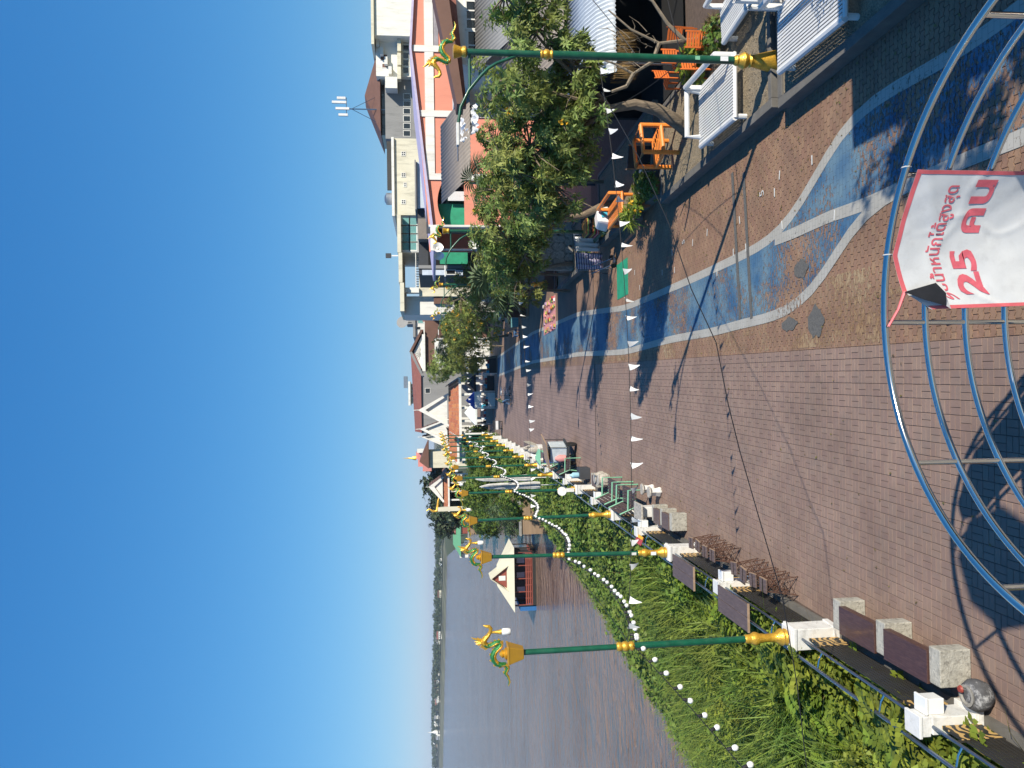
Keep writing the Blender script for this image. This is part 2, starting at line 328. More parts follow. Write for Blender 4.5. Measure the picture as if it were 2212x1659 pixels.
for i in range(139):
    a, b, c, d = qu[i], qu[i+1], ql[i+1], ql[i]
    mb.add([(a[0], a[1], .005), (b[0], b[1], .005), (c[0], c[1], .005), (d[0], d[1], .005)], [(3, 2, 1, 0)])
tag(mb.build('cycle_lane', 'lane_blue'), 'worn blue painted cycle lane', kind='structure')
def line(name, q, wd, m, z):
    mb = MB(); q = np.asarray(q); t = np.gradient(q, axis=0); t /= np.linalg.norm(t, axis=1)[:, None]; n = np.c_[-t[:, 1], t[:, 0]]*wd/2
    for i in range(len(q)-1):
        mb.add([(*(q[i]-n[i]), z), (*(q[i]+n[i]), z), (*(q[i+1]+n[i+1]), z), (*(q[i+1]-n[i+1]), z)], [(0, 1, 2, 3)])
    o = mb.build(name, m); o.data.flip_normals() if o.data.polygons[0].normal.z < 0 else None
    return tag(o, kind='structure')
line('lane_marking_line', qu, .24, 'lane_line', .009); line('lane_marking_line', ql, .24, 'lane_line', .010); line('lane_marking_line', smooth_line([fpt(*p) for p in mid_], 30), .24, 'lane_line', .011)
oldl = smooth_line([fpt(3250, 1240), fpt(3390, 1205), fpt(3500, 1187), fpt(3700, 1150)], 30); line('lane_marking_line', oldl, .2, 'old_paint', .006)
q = smooth_line([BF(.75, 0), BF(.75, 10), BF(.8, 25), BF(.85, 60)], 60); line('faded_paint_band', q, 1.4, 'old_paint', .004)
def blob(name, c, rx, ry, m, z, n=26):
    p = [(c.x + rx*math.cos(t)*(1+.13*math.sin(5*t+c.x)+.08*math.cos(9*t)), c.y + ry*math.sin(t)*(1+.1*math.cos(4*t)+.1*math.sin(7*t)), z) for t in [2*math.pi*i/n for i in range(n)]]
    return tag(MB().add(p, [tuple(range(n))]).build(name, m), kind='structure')
blob('cement_patch', fpt(3205, 1075), .2, .3, 'cement_patch', .013); blob('cement_patch', fpt(3264, 1288), .33, .32, 'cement_patch', .013); blob('cement_patch', fpt(3158, 1297), .15, .36, 'cement_patch', .013)
for xf in (2940, 2985):
    a, b = fpt(xf-10, 690), fpt(xf+22, 1275); line('cement_strip', smooth_line([a, b], 20), .16, 'cement_patch', .015)

# ---- river, banks, land beyond
def water():
    m = bpy.data.materials.new('river_water'); m.use_nodes = True; t = m.node_tree; N, L = t.nodes, t.links; b = N['Principled BSDF']
    b.inputs['Roughness'].default_value = .15; b.inputs['IOR'].default_value = 1.33; b.inputs['Specular IOR Level'].default_value = .5
    g = N.new('ShaderNodeNewGeometry'); mp = N.new('ShaderNodeMapping'); mp.inputs['Scale'].default_value = (.42, 1., 1); mp.inputs['Rotation'].default_value = (0, 0, .12); L.new(g.outputs['Position'], mp.inputs[0])
    n0 = N.new('ShaderNodeTexNoise'); n0.inputs['Scale'].default_value = .1; n0.inputs['Detail'].default_value = 6; L.new(mp.outputs[0], n0.inputs['Vector'])
    cr = N.new('ShaderNodeValToRGB'); e = cr.color_ramp.elements; e[0].position, e[1].position = .35, .65; e[0].color, e[1].color = (.165, .11, .08, 1), (.215, .15, .115, 1); L.new(n0.outputs[0], cr.inputs[0]); L.new(cr.outputs[0], b.inputs['Base Color'])
    h = None
    for sc, d in ((.3, 1.5), (1.3, .9), (5, .15)):
        n = N.new('ShaderNodeTexNoise'); n.inputs['Scale'].default_value = sc; n.inputs['Detail'].default_value = 3; n.inputs['Distortion'].default_value = .5; L.new(mp.outputs[0], n.inputs['Vector'])
        bp = N.new('ShaderNodeBump'); bp.inputs['Distance'].default_value = d; bp.inputs['Strength'].default_value = .9; L.new(n.outputs[0], bp.inputs['Height'])
        if h: L.new(h.outputs[0], bp.inputs['Normal'])
        h = bp
    L.new(h.outputs[0], b.inputs['Normal']); MATS['river_water'] = m
water()
ZW = -7.0
tag(MB().add([(-2600, -60, ZW), (40, -60, ZW), (40, 3400, ZW), (-2600, 3400, ZW)], [(0, 1, 2, 3)]).build('river', 'river_water'), 'wide muddy river', kind='structure')
wl = [(-60, -24.5), (10, -24), (25, -22.5), (43, -19.8), (55, -18.2), (70, -16.8), (90, -16), (120, -17), (160, -22), (220, -34), (330, -60), (600, -118), (1000, -205), (1300, -280)]
XW = lambda y: np.interp(y, [a[0] for a in wl], [a[1] for a in wl])
XF = lambda y: np.interp(y, [-60, 14.5, 42, 150, 300, 1300], [-5.2, -5.1, -4.75, -4.9, -20, -190])
def bank_z(x, y):
    t = np.clip((XF(y)-x)/(XF(y)-XW(y)), 0, 1.15); return -.2 - 6.8*(t**1.25)
ys = np.r_[np.linspace(-60, 130, 96), np.linspace(140, 1300, 40)]; ts = np.linspace(0, 1.15, 12); mb = MB()
for y in ys:
    for t_ in ts:
        x = XF(y) + (XW(y)-XF(y))*t_; mb.v.append((x, y, float(bank_z(x, y)) + (0 if t_ == 0 else .12*math.sin(x*1.7+y*.9))))
n = len(ts)
for i in range(len(ys)-1):
    for j in range(n-1):
        mb.f.append((i*n+j, i*n+j+1, (i+1)*n+j+1, (i+1)*n+j)); mb.k.append(0)
o = mb.build('river_bank', 'bank_earth', smooth=True); tag(o, kind='structure')
mb = MB()
for i in range(len(ys)-1):
    mb.add([(XF(ys[i])-.02, ys[i], -.36), (3000, ys[i], -.36), (3000, ys[i+1], -.36), (XF(ys[i+1])-.02, ys[i+1], -.36)], [(0, 1, 2, 3)])
tag(mb.build('ground', 'land'), kind='structure')
tag(MB().add([(-4000, 3400, -8), (3000, 1300, -.4), (5000, 8500, 0), (-9000, 8500, 0)], [(0, 1, 2, 3)]).build('far_land', 'land'), kind='structure')
mb = MB()                                                  # the quay wall under the railing
for i in range(30):
    y0, y1 = -6+i*5., -6+(i+1)*5.
    mb.add([(fx(y0)-.3, y0, -1.2), (fx(y0)-.3, y0, .1), (fx(y1)-.3, y1, .1), (fx(y1)-.3, y1, -1.2), (fx(y0)+.12, y0, .1), (fx(y1)+.12, y1, .1), (fx(y0)+.12, y0, -.2), (fx(y1)+.12, y1, -.2)], [(0, 1, 2, 3), (1, 4, 5, 2), (4, 6, 7, 5)])
o = mb.build('quay_kerb', 'concrete_dark'); tag(o, kind='structure')

# ---- bank growth: uncountable, one object per growth
def quads_leaf(c, d, up, ln, wd):
    """rhombus leaves: c base points, d directions, up normals-ish"""
    s = np.cross(d, up); s /= np.linalg.norm(s, axis=1)[:, None]+1e-9
    mid = c + d*ln[:, None]*.45; tip = c + d*ln[:, None]; sag = np.array([0, 0, -1.])*ln[:, None]*.18
    v = np.stack([c, mid+s*wd[:, None], tip+sag, mid-s*wd[:, None]], 1).reshape(-1, 3)
    f = np.arange(len(v)).reshape(-1, 4); return v, f
def rdir(n, up=.5):
    a = RNG.uniform(0, 2*np.pi, n); z = RNG.normal(up, .45, n); d = np.c_[np.cos(a), np.sin(a), z]; return d/np.linalg.norm(d, axis=1)[:, None]
def scatter(n, y0, y1, tmax=1.0, tmin=0., pw=1.):
    y = y0 + (y1-y0)*RNG.uniform(0, 1, n)**pw; t = RNG.uniform(tmin, tmax, n); x = XF(y) + (XW(y)-XF(y))*t; return x, y, bank_z(x, y)
def fernlike(name, n, y0, y1, m, h, size, tmin=0, tmax=.8):
    x, y, z = scatter(n, y0, y1, tmax, tmin); hh = h*(.55+.45*noise2(x, y, .9, 2.)); keep = hh > .05*h; x, y, z, hh = x[keep], y[keep], z[keep], hh[keep]; n = len(x)
    c = np.c_[x, y, z + hh*RNG.uniform(.35, 1.1, n)]; d = rdir(n, .25); up = np.tile([0, 0, 1.], (n, 1)) + RNG.normal(0, .25, (n, 3))
    V_, F_, b = [], [], 0; s = np.cross(d, up); s /= np.linalg.norm(s, axis=1)[:, None]; L_ = size*RNG.uniform(.7, 1.3, n)
    for k in range(5):
        for sg in (-1, 1):
            p = c + d*(L_*(.15+.19*k))[:, None] + np.array([0, 0, -1])*(L_*.05*k*k*.25)[:, None]; dd = s*sg*.8 + d*.6; dd[:, 2] += .05; dd /= np.linalg.norm(dd, axis=1)[:, None]
            v, f = quads_leaf(p, dd, up, L_*.44*(1-.08*k), L_*.105); V_.append(v); F_.append(f+b); b += len(v)
    return nmesh(name, np.vstack(V_), np.vstack(F_), m, kind='stuff')
def blades(name, n, y0, y1, m, h, wd, tmin=0, tmax=.9, lean=.8, clump=0):
    x, y, z = scatter(n, y0, y1, tmax, tmin)
    if clump:
        k = max(1, n//clump); cx, cy, _ = scatter(k, y0, y1, tmax, tmin); idx = RNG.integers(0, k, n); x = cx[idx]+RNG.normal(0, .16, n); y = cy[idx]+RNG.normal(0, .16, n); z = bank_z(x, y)
    a = RNG.uniform(0, 2*np.pi, n) + .6*noise2(x, y, .5); hh = h*RNG.uniform(.5, 1.25, n); ln = lean*RNG.uniform(.3, 1.1, n)
    dx, dy = np.cos(a), np.sin(a); sx, sy = -dy*wd, dx*wd; V_ = []
    for i, t in enumerate((0, .4, .75, 1.)):
        px = x + dx*hh*ln*t*t; py = y + dy*hh*ln*t*t; pz = z - .1 + hh*(t - .35*ln*t*t*t); ww = (1, .85, .5, .05)[i]
        V_ += [np.c_[px-sx*ww, py-sy*ww, pz], np.c_[px+sx*ww, py+sy*ww, pz]]
    v = np.stack(V_, 1).reshape(-1, 3); b = np.arange(n)[:, None]*8
    f = np.concatenate([b+np.array([[0, 1, 3, 2]]), b+np.array([[2, 3, 5, 4]]), b+np.array([[4, 5, 7, 6]])], 0)
    return nmesh(name, v, f, m, kind='stuff')
def carpet(name, n, y0, y1, m, h, size, tmin=0, tmax=.95, pw=1., grow=0.):
    x, y, z = scatter(n, y0, y1, tmax, tmin, pw); hh = h*(.5+.6*noise2(x, y, .5, 4.)) + h*.5*noise2(x, y, 2.1, 1.); n = len(x)
    c = np.c_[x, y, z + np.maximum(hh, 0)*RNG.uniform(.7, 1.05, n) + .05]; d = rdir(n, .1); up = np.tile([.35, -.45, 1.], (n, 1)) + RNG.normal(0, .4, (n, 3))
    L_ = size*RNG.uniform(.6, 1.4, n)*(1+grow*(y-y0)); v, f = quads_leaf(c, d, up, L_, L_*.33)
    return nmesh(name, v, f, m, kind='stuff')
tag(fernlike('bank_weeds', 15000, 8.5, 19, 'weed', 1.45, .44), 'feathery green weeds on the river bank below the railing', 'weeds')
tag(carpet('bank_leaves', 95000, 8, 26, 'weed', 1.25, .115), 'broad green leaves covering the near river bank', 'foliage')
tag(blades('bank_grass', 27000, 15.5, 29, 'grass_blade', 1.75, .024, .06, .85, 1.0, clump=26), 'long arching green grass on the river bank', 'grass')
tag(blades('tall_weeds', 8000, 7.5, 19, 'grass_blade', 2.0, .02, .08, .95, .8, clump=12), 'tall loose weed stalks on the near river bank', 'weeds')
tag(blades('dry_grass', 6500, 8, 60, 'grass_dry', 1.1, .018, 0, 1., 1.1, clump=8), 'dry yellow grass blades among the bank growth', 'grass')
tag(carpet('bank_vines', 125000, 22, 135, 'vine', 1.35, .18, 0, .95, 1.25, grow=.014), 'dense green creeper covering the river bank', 'creeper')
tag(blades('water_edge_reeds', 9000, 18, 75, 'grass_blade', 1.7, .02, .8, 1.02, .7, clump=14), 'spiky reeds at the water edge', 'reeds')
# ------------------------------------------------------------------ river side: railing, lamps, seats
mat('gold', (.75, .42, .045), .34, metal=.5, var=.22, sc=9, bump=.5, bsc=34, coat=.25, dirt=.4, dcol=(.32, .16, .03), dsc=14)
mat('gold_flat', (.55, .30, .035), .45, metal=.15, var=.12, sc=4, dirt=.2, dcol=(.35, .17, .1), dsc=5)
mat('lamp_green', (.006, .10, .055), .32, var=.25, sc=5, coat=.3, dirt=.3, dcol=(.07, .14, .10), dsc=9)
mat('naga_green', (.03, .22, .05), .3, metal=.3, var=.5, sc=40, bump=.6, bsc=60, coat=.4)
mat('white_paint', (.74, .73, .70), .55, var=.07, sc=3, dirt=.55, dcol=(.36, .33, .28), dsc=4, bump=.2, bsc=25)
mat('white_lamp', (.82, .82, .80), .25, var=.03, coat=.3)
mat('steel_blue', (.25, .30, .38), .25, metal=.85, var=.12, sc=3)
mat('black_bar', (.035, .032, .028), .5, var=.2)
mat('plank_brown', (.085, .04, .032), .45, var=.3, sc=6, stretch=(9, 1, 9), coat=.15, dirt=.25, dcol=(.16, .1, .085), dsc=6)
mat('plank_grey', (.14, .095, .082), .55, var=.25, sc=5, stretch=(9, 1, 9), dirt=.3, dcol=(.24, .18, .16), dsc=5)
mat('plank_edge', (.38, .26, .17), .7, var=.2, sc=8)
mat('peeling', (.09, .09, .095), .8, var=.3, sc=6, bump=.6, bsc=20, dirt=1., dcol=(.5, .5, .5), dsc=5)
mat('slat_wood', (.085, .052, .05), .6, var=.25, sc=5)
mat('block_worn', (.46, .44, .38), .9, var=.25, sc=5, bump=.8, bsc=30, dirt=.85, dcol=(.13, .12, .10), dsc=9)
mat('rust', (.10, .045, .028), .8, var=.35, sc=20)
mat('mint', (.22, .52, .34), .5, var=.15, sc=6, dirt=.25, dcol=(.25, .2, .12), dsc=9)
mat('stone_mottled', (.5, .46, .40), .7, var=.3, sc=14, dirt=.8, dcol=(.14, .12, .10), dsc=11)
mat('cable_black', (.015, .015, .017), .6); mat('cable_white', (.6, .6, .58), .6)
mat('chrome', (.86, .80, .72), .11, metal=1, var=.05, sc=5)
mat('flag_white', (.78, .79, .80), .7, var=.06, sc=12)
def swirl():
    m = mat('gold_swirl', (.5, .33, .12), .55); t = m.node_tree; N, L = t.nodes, t.links; b = N['Principled BSDF']
    co = N.new('ShaderNodeTexCoord'); wv = N.new('ShaderNodeTexWave'); wv.wave_type = 'RINGS'; wv.inputs['Scale'].default_value = 2.6; wv.inputs['Distortion'].default_value = 9; wv.inputs['Detail'].default_value = 1.5; wv.inputs['Detail Scale'].default_value = 1.6
    L.new(co.outputs['Object'], wv.inputs['Vector']); cr = N.new('ShaderNodeValToRGB'); cr.color_ramp.interpolation = 'CONSTANT'; e = cr.color_ramp.elements
    e[0].color = (.02, .02, .018, 1); e[1].position = .52; e[1].color = (.52, .33, .12, 1); L.new(wv.outputs[0], cr.inputs[0]); L.new(cr.outputs[0], b.inputs['Base Color'])
swirl()

LAMPY = [14.5, 22.3, 29.5, 37.0, 44.0, 50.5, 58.0, 65.5, 73.0, 80.5, 88.0, 95.5]
BODY = [(-.62, -.06, .008), (-.55, -.085, .018), (-.46, -.06, .026), (-.38, -.005, .032), (-.32, -.035, .036), (-.27, -.055, .04), (-.21, .0, .044), (-.215, .08, .05), (-.19, .155, .055), (-.115, .21, .058), (-.03, .225, .058), (.05, .19, .056), (.10, .14, .052), (.15, .085, .05), (.195, .07, .047), (.228, .10, .045), (.222, .16, .044), (.185, .23, .044), (.16, .29, .044), (.175, .35, .046), (.225, .395, .05)]
def naga(parent, z0, flip, y=0):
    s = -1 if flip else 1; P = [(s*a, y, z0+b) for a, b, _ in BODY]; rs = [c for *_, c in BODY]
    b = MB().tube(P, rs, 8).build('naga_body', 'naga_green', parent, True)
    MB().tube([(p[0]-s*.006, p[1]-.012, p[2]-r_*.45) for p, r_ in zip(P, rs)], [r_*.72 for r_ in rs], 6).build('belly', 'gold', b, True)
    mb = MB()                                             # comb of flame scales along the back
    for i in range(3, len(P)-1):
        p, q = Vector(P[i]), Vector(P[i+1]); t = (q-p).normalized(); n_ = Vector((-t.z, 0, t.x))*s
        if i > 13: n_ = -n_
        a = p + n_*rs[i]*.8; mb.ext([a - t*.03 + Vector((0, .008, 0)), a + t*.03 + Vector((0, .008, 0)), a + n_*.035 + t*.01 + Vector((0, .008, 0))], (0, -.016, 0))
    mb.build('comb', 'gold', b)['kind'] = 'stuff'
    h = MB().tube([(s*.20, y, z0+.37), (s*.25, y, z0+.40), (s*.30, y, z0+.37), (s*.36, y, z0+.31), (s*.43, y, z0+.265), (s*.49, y, z0+.255), (s*.535, y, z0+.29), (s*.54, y, z0+.345), (s*.565, y, z0+.40)], [.05, .065, .058, .042, .036, .038, .036, .028, .006], 8).build('head', 'gold', parent, True)
    mb = MB()
    for a, l in ((62, .24), (80, .15), (42, .14), (100, .13), (122, .11), (22, .1)):
        d = Vector((s*math.cos(R(a)), 0, math.sin(R(a)))); o_ = Vector((s*.235, y, z0+.42)); n_ = Vector((d.z, 0, -d.x))
        mb.tube([o_, o_ + d*l*.45 + n_*.012, o_ + d*l*.8 - n_*.006, o_ + d*l], [.03, .026, .014, .003], 6)
    for i in range(6):
        o_ = Vector((s*(.18 + .012*i), y, z0 + .30 + .02*i)); mb.tube([o_, o_ + Vector((-s*.07, 0, .035)), o_ + Vector((-s*.1, 0, .08))], [.02, .014, .003], 5)
    mb.build('crest', 'gold', h, True)
    return h
def river_lamp():
    t = thing('street_lamp', 'x', 'street lamp')
    MB().bx(-.21, .21, -.21, .21, .1, 1.09).bx(-.235, .235, -.235, .235, .1, .22).bx(-.235, .235, -.235, .235, .98, 1.05).build('pedestal', 'white_paint', t, bev=.012)
    MB().lathe([(.15, 1.09), (.165, 1.12), (.15, 1.16), (.17, 1.20), (.15, 1.25), (.105, 1.30), (.085, 1.36), (.08, 1.55), (.095, 1.60), (.09, 1.64), (.125, 1.70), (.13, 1.76), (.10, 1.82), (.085, 1.87), (.09, 1.91), (.075, 1.95)], 16).build('base', 'gold', t, True)
    MB().tube([(0, 0, 1.94), (0, 0, 4.2)], .066, 14).build('pole', 'lamp_green', t, True)
    MB().lathe([(.07, 4.18), (.09, 4.2), (.095, 4.24), (.075, 4.28), (.085, 4.31), (.1, 4.34), (.095, 4.38), (.075, 4.42), (.09, 4.46), (.09, 4.5), (.065, 4.53)], 14).build('collar', 'gold', t, True)
    MB().tube([(0, 0, 4.5), (0, 0, 6.36)], .055, 14).build('pole', 'lamp_green', t, True)
    c = MB().frustum(6.34, .095, .095, 6.62, .165, .165).bx(-.175, .175, -.175, .175, 6.62, 6.66).build('cup', 'gold_flat', t, bev=.008)
    MB().lathe([(.11, 6.66), (.12, 6.69), (.07, 6.72), (.085, 6.75), (.03, 6.80)], 10).build('lotus', 'gold', c, True)
    naga(t, 6.70, False)
    MB().lathe([(.055, 6.755), (.05, 6.77), (.04, 6.80), (.028, 6.86), (.02, 6.95)], 12, (.42, 0, 0)).build('lamp_holder', 'gold', t, True)
    MB().lathe([(.05, 6.58), (.062, 6.595), (.066, 6.64), (.066, 6.72), (.055, 6.745)], 14, (.42, 0, 0)).build('lamp_shade', 'white_lamp', t, True)
    return t
rl0 = river_lamp(); LAMPS = []
tilt = [-.008, .012, -.012, -.004, -.012, 0, .004, -.006, 0, 0, 0, 0]
near = {0: 'green and gold naga lamp post nearest the camera on the river railing', 1: 'naga lamp post between the two river counters with scissor stools', 2: 'naga lamp post beside the mint-framed slatted benches', 3: 'naga lamp post with a round sign on its base'}
for i, y in enumerate(LAMPY):
    o = rl0 if i == 0 else copy_tree(rl0); o.location = (fx(y), y, 0); o.rotation_euler = (0, tilt[i], R(random.uniform(-4, 4))); LAMPS.append(o)
    tag(o, near.get(i, 'green naga lamp post on the river railing, %s along it from the camera' % ORD[i]), 'street lamp', 'naga lamps along the river railing')
MB().bx(-.04, .04, -.075, -.073, 2.02, 2.16).build('notice_sticker', 'white_paint', LAMPS[1]); MB().bx(-.05, .05, -.1, -.097, 1.42, 1.58).build('notice_sticker', 'flag_white', LAMPS[1])

# posts between lamps, fence bays, pipe rails
def mid_post():
    t = thing('railing_post', 'x', 'post')
    MB().bx(-.13, .13, -.2, .2, .1, .86).bx(-.2, .2, -.26, .26, .1, .2).build('shaft', 'white_paint', t, bev=.012)
    MB().bx(-.17, .12, -.16, .16, .86, 1.0).bx(-.19, .14, -.18, .18, 1.0, 1.05).build('cap', 'white_paint', t, bev=.01)
    MB().bx(.133, .36, -.12, .12, .62, .88).bx(.13, .38, -.14, .14, .88, .92).build('light_box', 'white_lamp', t, bev=.01)
    return t
POSTY = [10.6] + [(LAMPY[i]+LAMPY[i+1])/2 for i in range(9)]
mp0 = mid_post()
for i, y in enumerate(POSTY):
    o = mp0 if i == 0 else copy_tree(mp0); o.location = (fx(y), y, 0)
    tag(o, 'white square railing post with box light, %s along the river from the camera' % ORD[i], 'post', 'white posts of the river railing')
nodes_ = sorted([(y, 'l') for y in LAMPY] + [(y, 'p') for y in POSTY])
bars = nodes_[:15]
def bay(y0, y1, idx):
    L_ = y1-y0-.42; yc = (y0+y1)/2; t = thing('fence_bay', 'dark slatted fence bay with gold swirl panels, %s from the camera' % ORD[idx], 'fence', (fx(yc), yc, 0), -math.atan2(fx(y1)-fx(y0), y1-y0), 'fence bays of the river railing')
    for s in (-1, 1):
        MB().bx(-.02, .02, -.22, .22, .15, .74).build('swirl_panel', 'gold_swirl', t, loc=(0, s*(L_/2-.24), 0))
    for k in range(9):
        MB().bx(-.012, .012, -L_/2+.47, L_/2-.47, 0, .028).build('slat', 'black_bar', t, loc=(0, 0, .16+k*.066))
    MB().tube([(0, -L_/2, .86), (0, L_/2, .86)], .026, 8).build('inner_rail', 'steel_blue', t, True)
    MB().tube([(-.3, -y1/2+y0/2, .98), (-.3, y1/2-y0/2, .98)], .03, 8).build('outer_rail', 'steel_blue', t, True)
    for s in (-.28, .28):
        MB().tube([(-.3, s*L_, .96), (-.12, s*L_, .93), (0, s*L_, .86)], .016, 6).build('bracket', 'chrome', t, True)
    for s in (-1, 1):
        MB().bx(-.012, .012, -.012, .012, .12, .86).build('upright', 'black_bar', t, loc=(0, s*(L_/2-.47), 0))
yy = [7.4] + [n_[0] for n_ in bars]
for i in range(len(yy)-1):
    if i < 14: bay(yy[i], yy[i+1], i)

# concrete and plank benches
def bench_double(y0, ys_, label, x0=None, grey=False):
    """blocks at ys_, planks between them"""
    x = fx(y0)+.36 if x0 is None else x0; t = thing('concrete_bench', label, 'bench', (x, y0, 0), 0, 'plank benches on concrete blocks')
    for k, y in enumerate(ys_):
        MB().bx(0, .56, -.13, .13, 0, .5).build('block', 'block_worn', t, loc=(.02, y, 0), bev=.015)
    for a, b in zip(ys_[:-1], ys_[1:]):
        MB().bx(-.01, .5, a+.135, b-.135, .475, .53).bx(.46, .5, a+.14, b-.14, .40, .474).build('seat_plank', 'plank_grey' if grey else 'plank_brown', t, bev=.006)
bench_double(12.6, (-1.75, -.35, 1.05), 'low bench of three concrete blocks and two red-brown planks near the camera')
bench_double(24.6, (-.95, .05, 1.0), 'plank bench on concrete blocks between scissor stools and marble table', grey=True)
bench_double(35.3, (-.6, .4), 'short plank bench on concrete blocks beside carved stone stools', grey=True)
bench_double(52.0, (-.9, .1, 1.1), 'far plank bench on concrete blocks beside the mint kiosk', grey=True)
bench_double(60.5, (-1.9, -.9, .1, 1.1, 2.1), 'long row of joined concrete block benches far along the railing', grey=True)
# counters over the rail and stools with crossed legs
def counter(y0, L_, label):
    t = thing('bar_counter', label, 'counter', (fx(y0)-.16, y0, 0), 0, 'counters fixed over the railing')
    for s in (-1, 1): MB().bx(-.155, .155, -L_/2, L_/2, 0, .035).build('plank', 'plank_grey', t, loc=(s*.16, 0, 1.12), bev=.004)
    MB().bx(-.32, .32, -L_/2-.02, -L_/2-.003, -.01, .04).build('end_trim', 'plank_edge', t, loc=(0, 0, 1.12))
    for s in (-1, 1): MB().tube([(.1, s*L_*.36, 1.115), (.1, s*L_*.36, .86)], .02, 6).build('bracket', 'black_bar', t)
counter(17.1, 1.75, 'brown plank counter over the railing, the nearer of the two'); counter(20.6, 1.75, 'brown plank counter over the railing, the farther of the two')
def stool():
    t = thing('bar_stool', 'x', 'stool')
    MB().bx(-.15, .15, -.02, .02, .70, .735).bx(-.15, .15, -.17, .17, .70, .735).build('seat', 'plank_grey', t, bev=.004)
    MB().bx(.150, .162, -.17, .17, .698, .737).build('seat_edge', 'plank_edge', t)
    for sx in (-1, 1):
        for sy in (-1, 1):
            MB().tube([(sx*.11, sy*.13, .70), (sx*.21, sy*.2, 0)], .011, 6).build('leg', 'rust', t)
    mb = MB()
    for s in (-1, 1):
        for lo, hi in ((.05, .28), (.28, .5), (.5, .69)):
            w0, w1 = .2-.13*lo, .2-.13*hi
            mb.tube([(s*w0, -w0, lo), (s*w1, w1, hi)], .007, 5).tube([(s*w0, w0, lo), (s*w1, -w1, hi)], .007, 5).tube([(-w0, s*w0, lo), (w1, s*w1, hi)], .007, 5).tube([(w0, s*w0, lo), (-w1, s*w1, hi)], .007, 5)
    mb.build('crossed_braces', 'rust', t)['kind'] = 'stuff'
    return t
st0 = stool(); first = True
for row, (ya, n_) in (('nearer', (16.35, 4)), ('farther', (19.45, 4))):
    for k in range(n_):
        o = st0 if first else copy_tree(st0); first = False; y = ya + k*.55; o.location = (fx(y)+.52+.03*random.uniform(-1, 1), y, 0); o.rotation_euler = (0, 0, R(random.uniform(-9, 9)))
        tag(o, 'rusty crossed-leg bar stool, %s from the camera at the %s counter' % (ORD[k], row), 'stool', 'bar stools at the counters')
# slatted benches with mint frames
def slat_bench(y0, label):
    t = thing('park_bench', label, 'bench', (fx(y0)+.6, y0, 0), 0, 'mint framed slatted benches'); t.scale = (1.3,)*3; L_ = 1.45
    for k in range(5): MB().bx(-.04, .04, -L_/2, L_/2, 0, .025).build('seat_slat', 'slat_wood', t, loc=(.0+k*.1, 0, .45))
    for k in range(4):
        MB().box((0, 0, 0), (.022, L_, .085)).build('back_slat', 'slat_wood', t, loc=(-.09-k*.045, 0, .54+k*.1)).rotation_euler = (0, -.4, 0)
    for s in (-1, 1):
        y = s*(L_/2-.04); MB().tube([(-.24, y, .92), (-.05, y, .46), (.44, y, .44), (.44, y, 0)], .026, 6).tube([(-.05, y, .46), (-.12, y, 0)], .026, 6).tube([(-.15, y, .68), (.44, y, .66), (.44, y, .44)], .026, 6).build('side_frame', 'mint', t)
slat_bench(28.4, 'brown slatted bench with mint frame, nearer of the pair by the lamp'); slat_bench(30.9, 'brown slatted bench with mint frame, farther of the pair by the lamp')
slat_bench(41.8, 'mint-framed slatted bench behind the food cart'); slat_bench(43.9, 'mint-framed slatted bench beyond the food cart')
# marble table set, carved stools, coolers, sign boards
t = thing('stone_table', 'white marbled stone table with slab top by the railing', 'table', (fx(26.6)+.55, 26.6, 0)); MB().bx(-.3, .3, -.5, .5, .70, .77).build('top', 'stone_mottled', t, bev=.015); MB().bx(-.18, .18, -.25, .25, 0, .70).build('pedestal', 'white_paint', t, bev=.02)
for k, (dx, dy, nm) in enumerate(((.72, .55, 'far side'), (.72, -.35, 'near side'))):
    t = thing('stone_stool', 'white stone stool at the marbled table, %s' % nm, 'stool', (fx(26.6)+.55+dx, 26.6+dy, 0), 0, 'stools at the marbled table'); MB().lathe([(.15, 0), (.17, .05), (.13, .2), (.15, .38), (.17, .40)], 4).build('pedestal', 'white_paint', t); MB().lathe([(.2, .40), (.21, .43), (.2, .46)], 12).build('top', 'stone_mottled', t)
for k, (y, nm) in enumerate(((34.0, 'nearer'), (34.75, 'farther'))):
    t = thing('carved_stool', '%s carved drum stool of pale mottled stone beside the plank bench' % nm, 'stool', (fx(y)+.8, y, 0), 0, 'carved stone stools'); MB().lathe([(.2, 0), (.27, .06), (.3, .2), (.3, .32), (.26, .46), (.2, .52)], 14).build('drum', 'stone_mottled', t, True)
    mb = MB()
    for q in range(8): a = q*math.pi/4; mb.box((.29*math.cos(a), .29*math.sin(a), .26), (.05, .12, .2), a)
    mb.build('carved_bosses', 'stone_mottled', t)['kind'] = 'stuff'; MB().lathe([(.2, .52), (.25, .54), (.24, .58)], 14).build('top', 'stone_mottled', t, True)
t = thing('stone_pot', 'chipped black and white stone pot on the bricks near the camera', 'pot', (*G(2136, 1500)[:2], 0)); t.scale = (.72,)*3
MB().lathe([(.16, 0), (.24, .05), (.31, .2), (.32, .33), (.26, .44), (.2, .47)], 20).build('bowl', 'peeling', t, True); MB().lathe([(.2, .465), (.215, .5), (.16, .505), (.13, .46)], 20).build('rim', 'concrete', t, True); MB().lathe([(.03, .5), (.08, .53), (.06, .57)], 10, (.1, .1, 0)).build('knob', mat('red_clay', (.35, .06, .04), .5), t, True)

